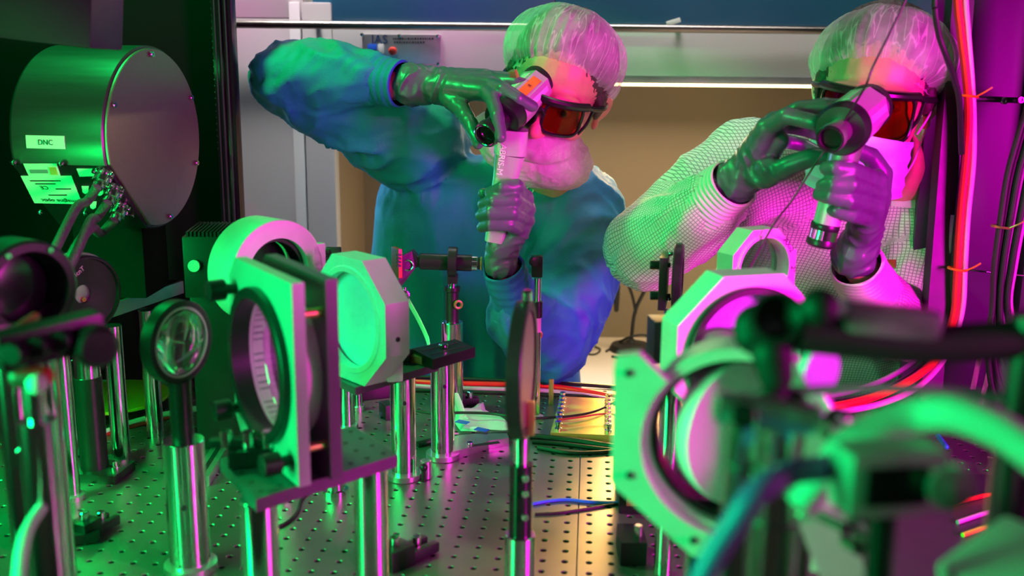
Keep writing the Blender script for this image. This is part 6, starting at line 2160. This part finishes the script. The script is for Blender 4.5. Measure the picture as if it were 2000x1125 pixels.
p0 = P(1825, 520, Yq - .02); p1 = P(2060, 545, Yq - .02)
MB().cyl(p0, p1, .0016, n=12).build('tie_wire', M['chrome'], t)
p0 = P(1885, 192, Yq); p1 = P(2010, 197, Yq)
MB().cyl(p0, p1, .004, n=12).build('cross_bar', M['rackdark'], t)
for (px, py) in ((1960, 197), (1992, 195)):
    k = MB(); hexscrew(k, P(px, py, Yq - .004), (0, -1, 0), .005, .004); k.build('screw', M['chrome'], t)
Yw = 1.36
def wire(pix, r, m_, label, Y=None, name='cable', grp=None):
    return single(MB().tube([P(p[0], p[1], p[2] if len(p) > 2 else (Y or Yw)) for p in pix], r, 10, 8), name, m_, label, 'cable', grp)
wire([(1858, -420), (1868, -40), (1876, 60), (1886, 140), (1892, 220), (1888, 300), (1878, 400), (1872, 480), (1868, 560), (1862, 620), (1835, 690), (1790, 735, 1.30), (1720, 770, 1.26), (1640, 792, 1.22), (1560, 800, 1.2)], .0055, M['red'], 'thick red cable running down the rack and bending to the left')
wire([(1876, -420), (1884, -40), (1890, 60), (1897, 150), (1901, 230), (1900, 320), (1890, 420), (1884, 520), (1878, 610), (1850, 690), (1800, 750, 1.30), (1730, 785, 1.26), (1650, 802, 1.22), (1560, 808, 1.2)], .0042, M['cable_mag'], 'pink cable right beside the thick red one')
wire([(1868, -420), (1876, -40), (1884, 60), (1890, 160), (1884, 300), (1870, 420), (1860, 540), (1850, 620), (1815, 700), (1760, 745, 1.30), (1690, 775, 1.26), (1600, 790, 1.22)], .0045, M['rubber'], 'black cable directly behind the thick red one', Yw + .015)
wire([(1862, 420), (1850, 520), (1838, 600), (1800, 690), (1740, 735, 1.31), (1660, 765, 1.27), (1580, 780, 1.24)], .004, M['cable_grey'], 'grey cable on the left of the red bundle', Yw + .02)
rndc = random.Random(5)
names = ['rubber', 'rubber', 'cable_mag', 'rubber', 'cable_grey', 'rubber', 'rubber', 'cable_mag']
where = ['leftmost', 'second', 'third', 'fourth', 'fifth', 'sixth', 'seventh', 'rightmost']
for k in range(8):
    o_ = k * 7
    wire([(2050 + o_, -420), (2025 + o_, -60), (2010 + o_, 180), (1990 + o_, 260), (1968 + o_, 340), (1954 + o_ * .9, 430), (1942 + o_ * .8, 520), (1938 + o_ * .7, 600), (1930 + o_ * 1.4, 680), (1938 + o_ * 2.2, 760), (1970 + o_ * 2.5, 850)], .0042, M[names[k]],
         where[k] + ' of the eight dark cables tied together at the far right', Yw - .01 + .006 * (k % 3), grp='cables tied at the far right')
for (px, py, Y, lb) in ((1897, 188, Yw - .012, 'orange cable tie around the red bundle near the top'), (1876, 528, Yw - .012, 'orange cable tie around the red bundle halfway down'), (1962, 445, Yw - .02, 'amber cable tie around the black bundle at the right')):
    c = P(px, py, Y)
    mb = MB(); mb.torus(c + Vector((0, .010, 0)), (0.1, 0, 1), .012, .0018, 24, 6); mb.tube([c + Vector((.006, -.002, 0)), c + Vector((.014, -.008, .006)), c + Vector((.022, -.01, .012))], .0012, 6, 4)
    single(mb, 'cable_tie', M['orange'] if px < 1950 else M['brass'], lb, 'cable tie')
# pale strips and dark wires under the bundle
for k, (x0, y0, x1, y1) in enumerate(((1925, 640, 1900, 760), (1938, 700, 1915, 790))):
    single(MB().tube([P(x0, y0, 1.40), P((x0 + x1) / 2, (y0 + y1) / 2, 1.40), P(x1, y1, 1.40)], .005, 8, 3, .4), 'pale_strip', M['cream'],
           ['pale strip hanging under the dark cables, the left one', 'pale strip hanging under the dark cables, the right one'][k], 'strip')
# thin black wire stretched across person and viewer, and a thicker loop
wire([(1950, -420, 1.06), (1782, -30, 1.10), (1740, 60, 1.11), (1705, 130, 1.12), (1688, 172, 1.13), (1640, 250, 1.20), (1592, 320, 1.22), (1548, 390, 1.22), (1510, 440, 1.21), (1462, 528, 1.20)], .0013, M['rubber'], 'thin taut black wire slanting in front of the person in white')
wire([(1830, -420, 1.20), (1826, -30, 1.20), (1826, 20, 1.20), (1834, 70, 1.21), (1848, 110, 1.22), (1862, 150, 1.24), (1874, 200, 1.26), (1878, 300, 1.30)], .0036, M['rubber'], 'black cable hanging down beside the white hair net')
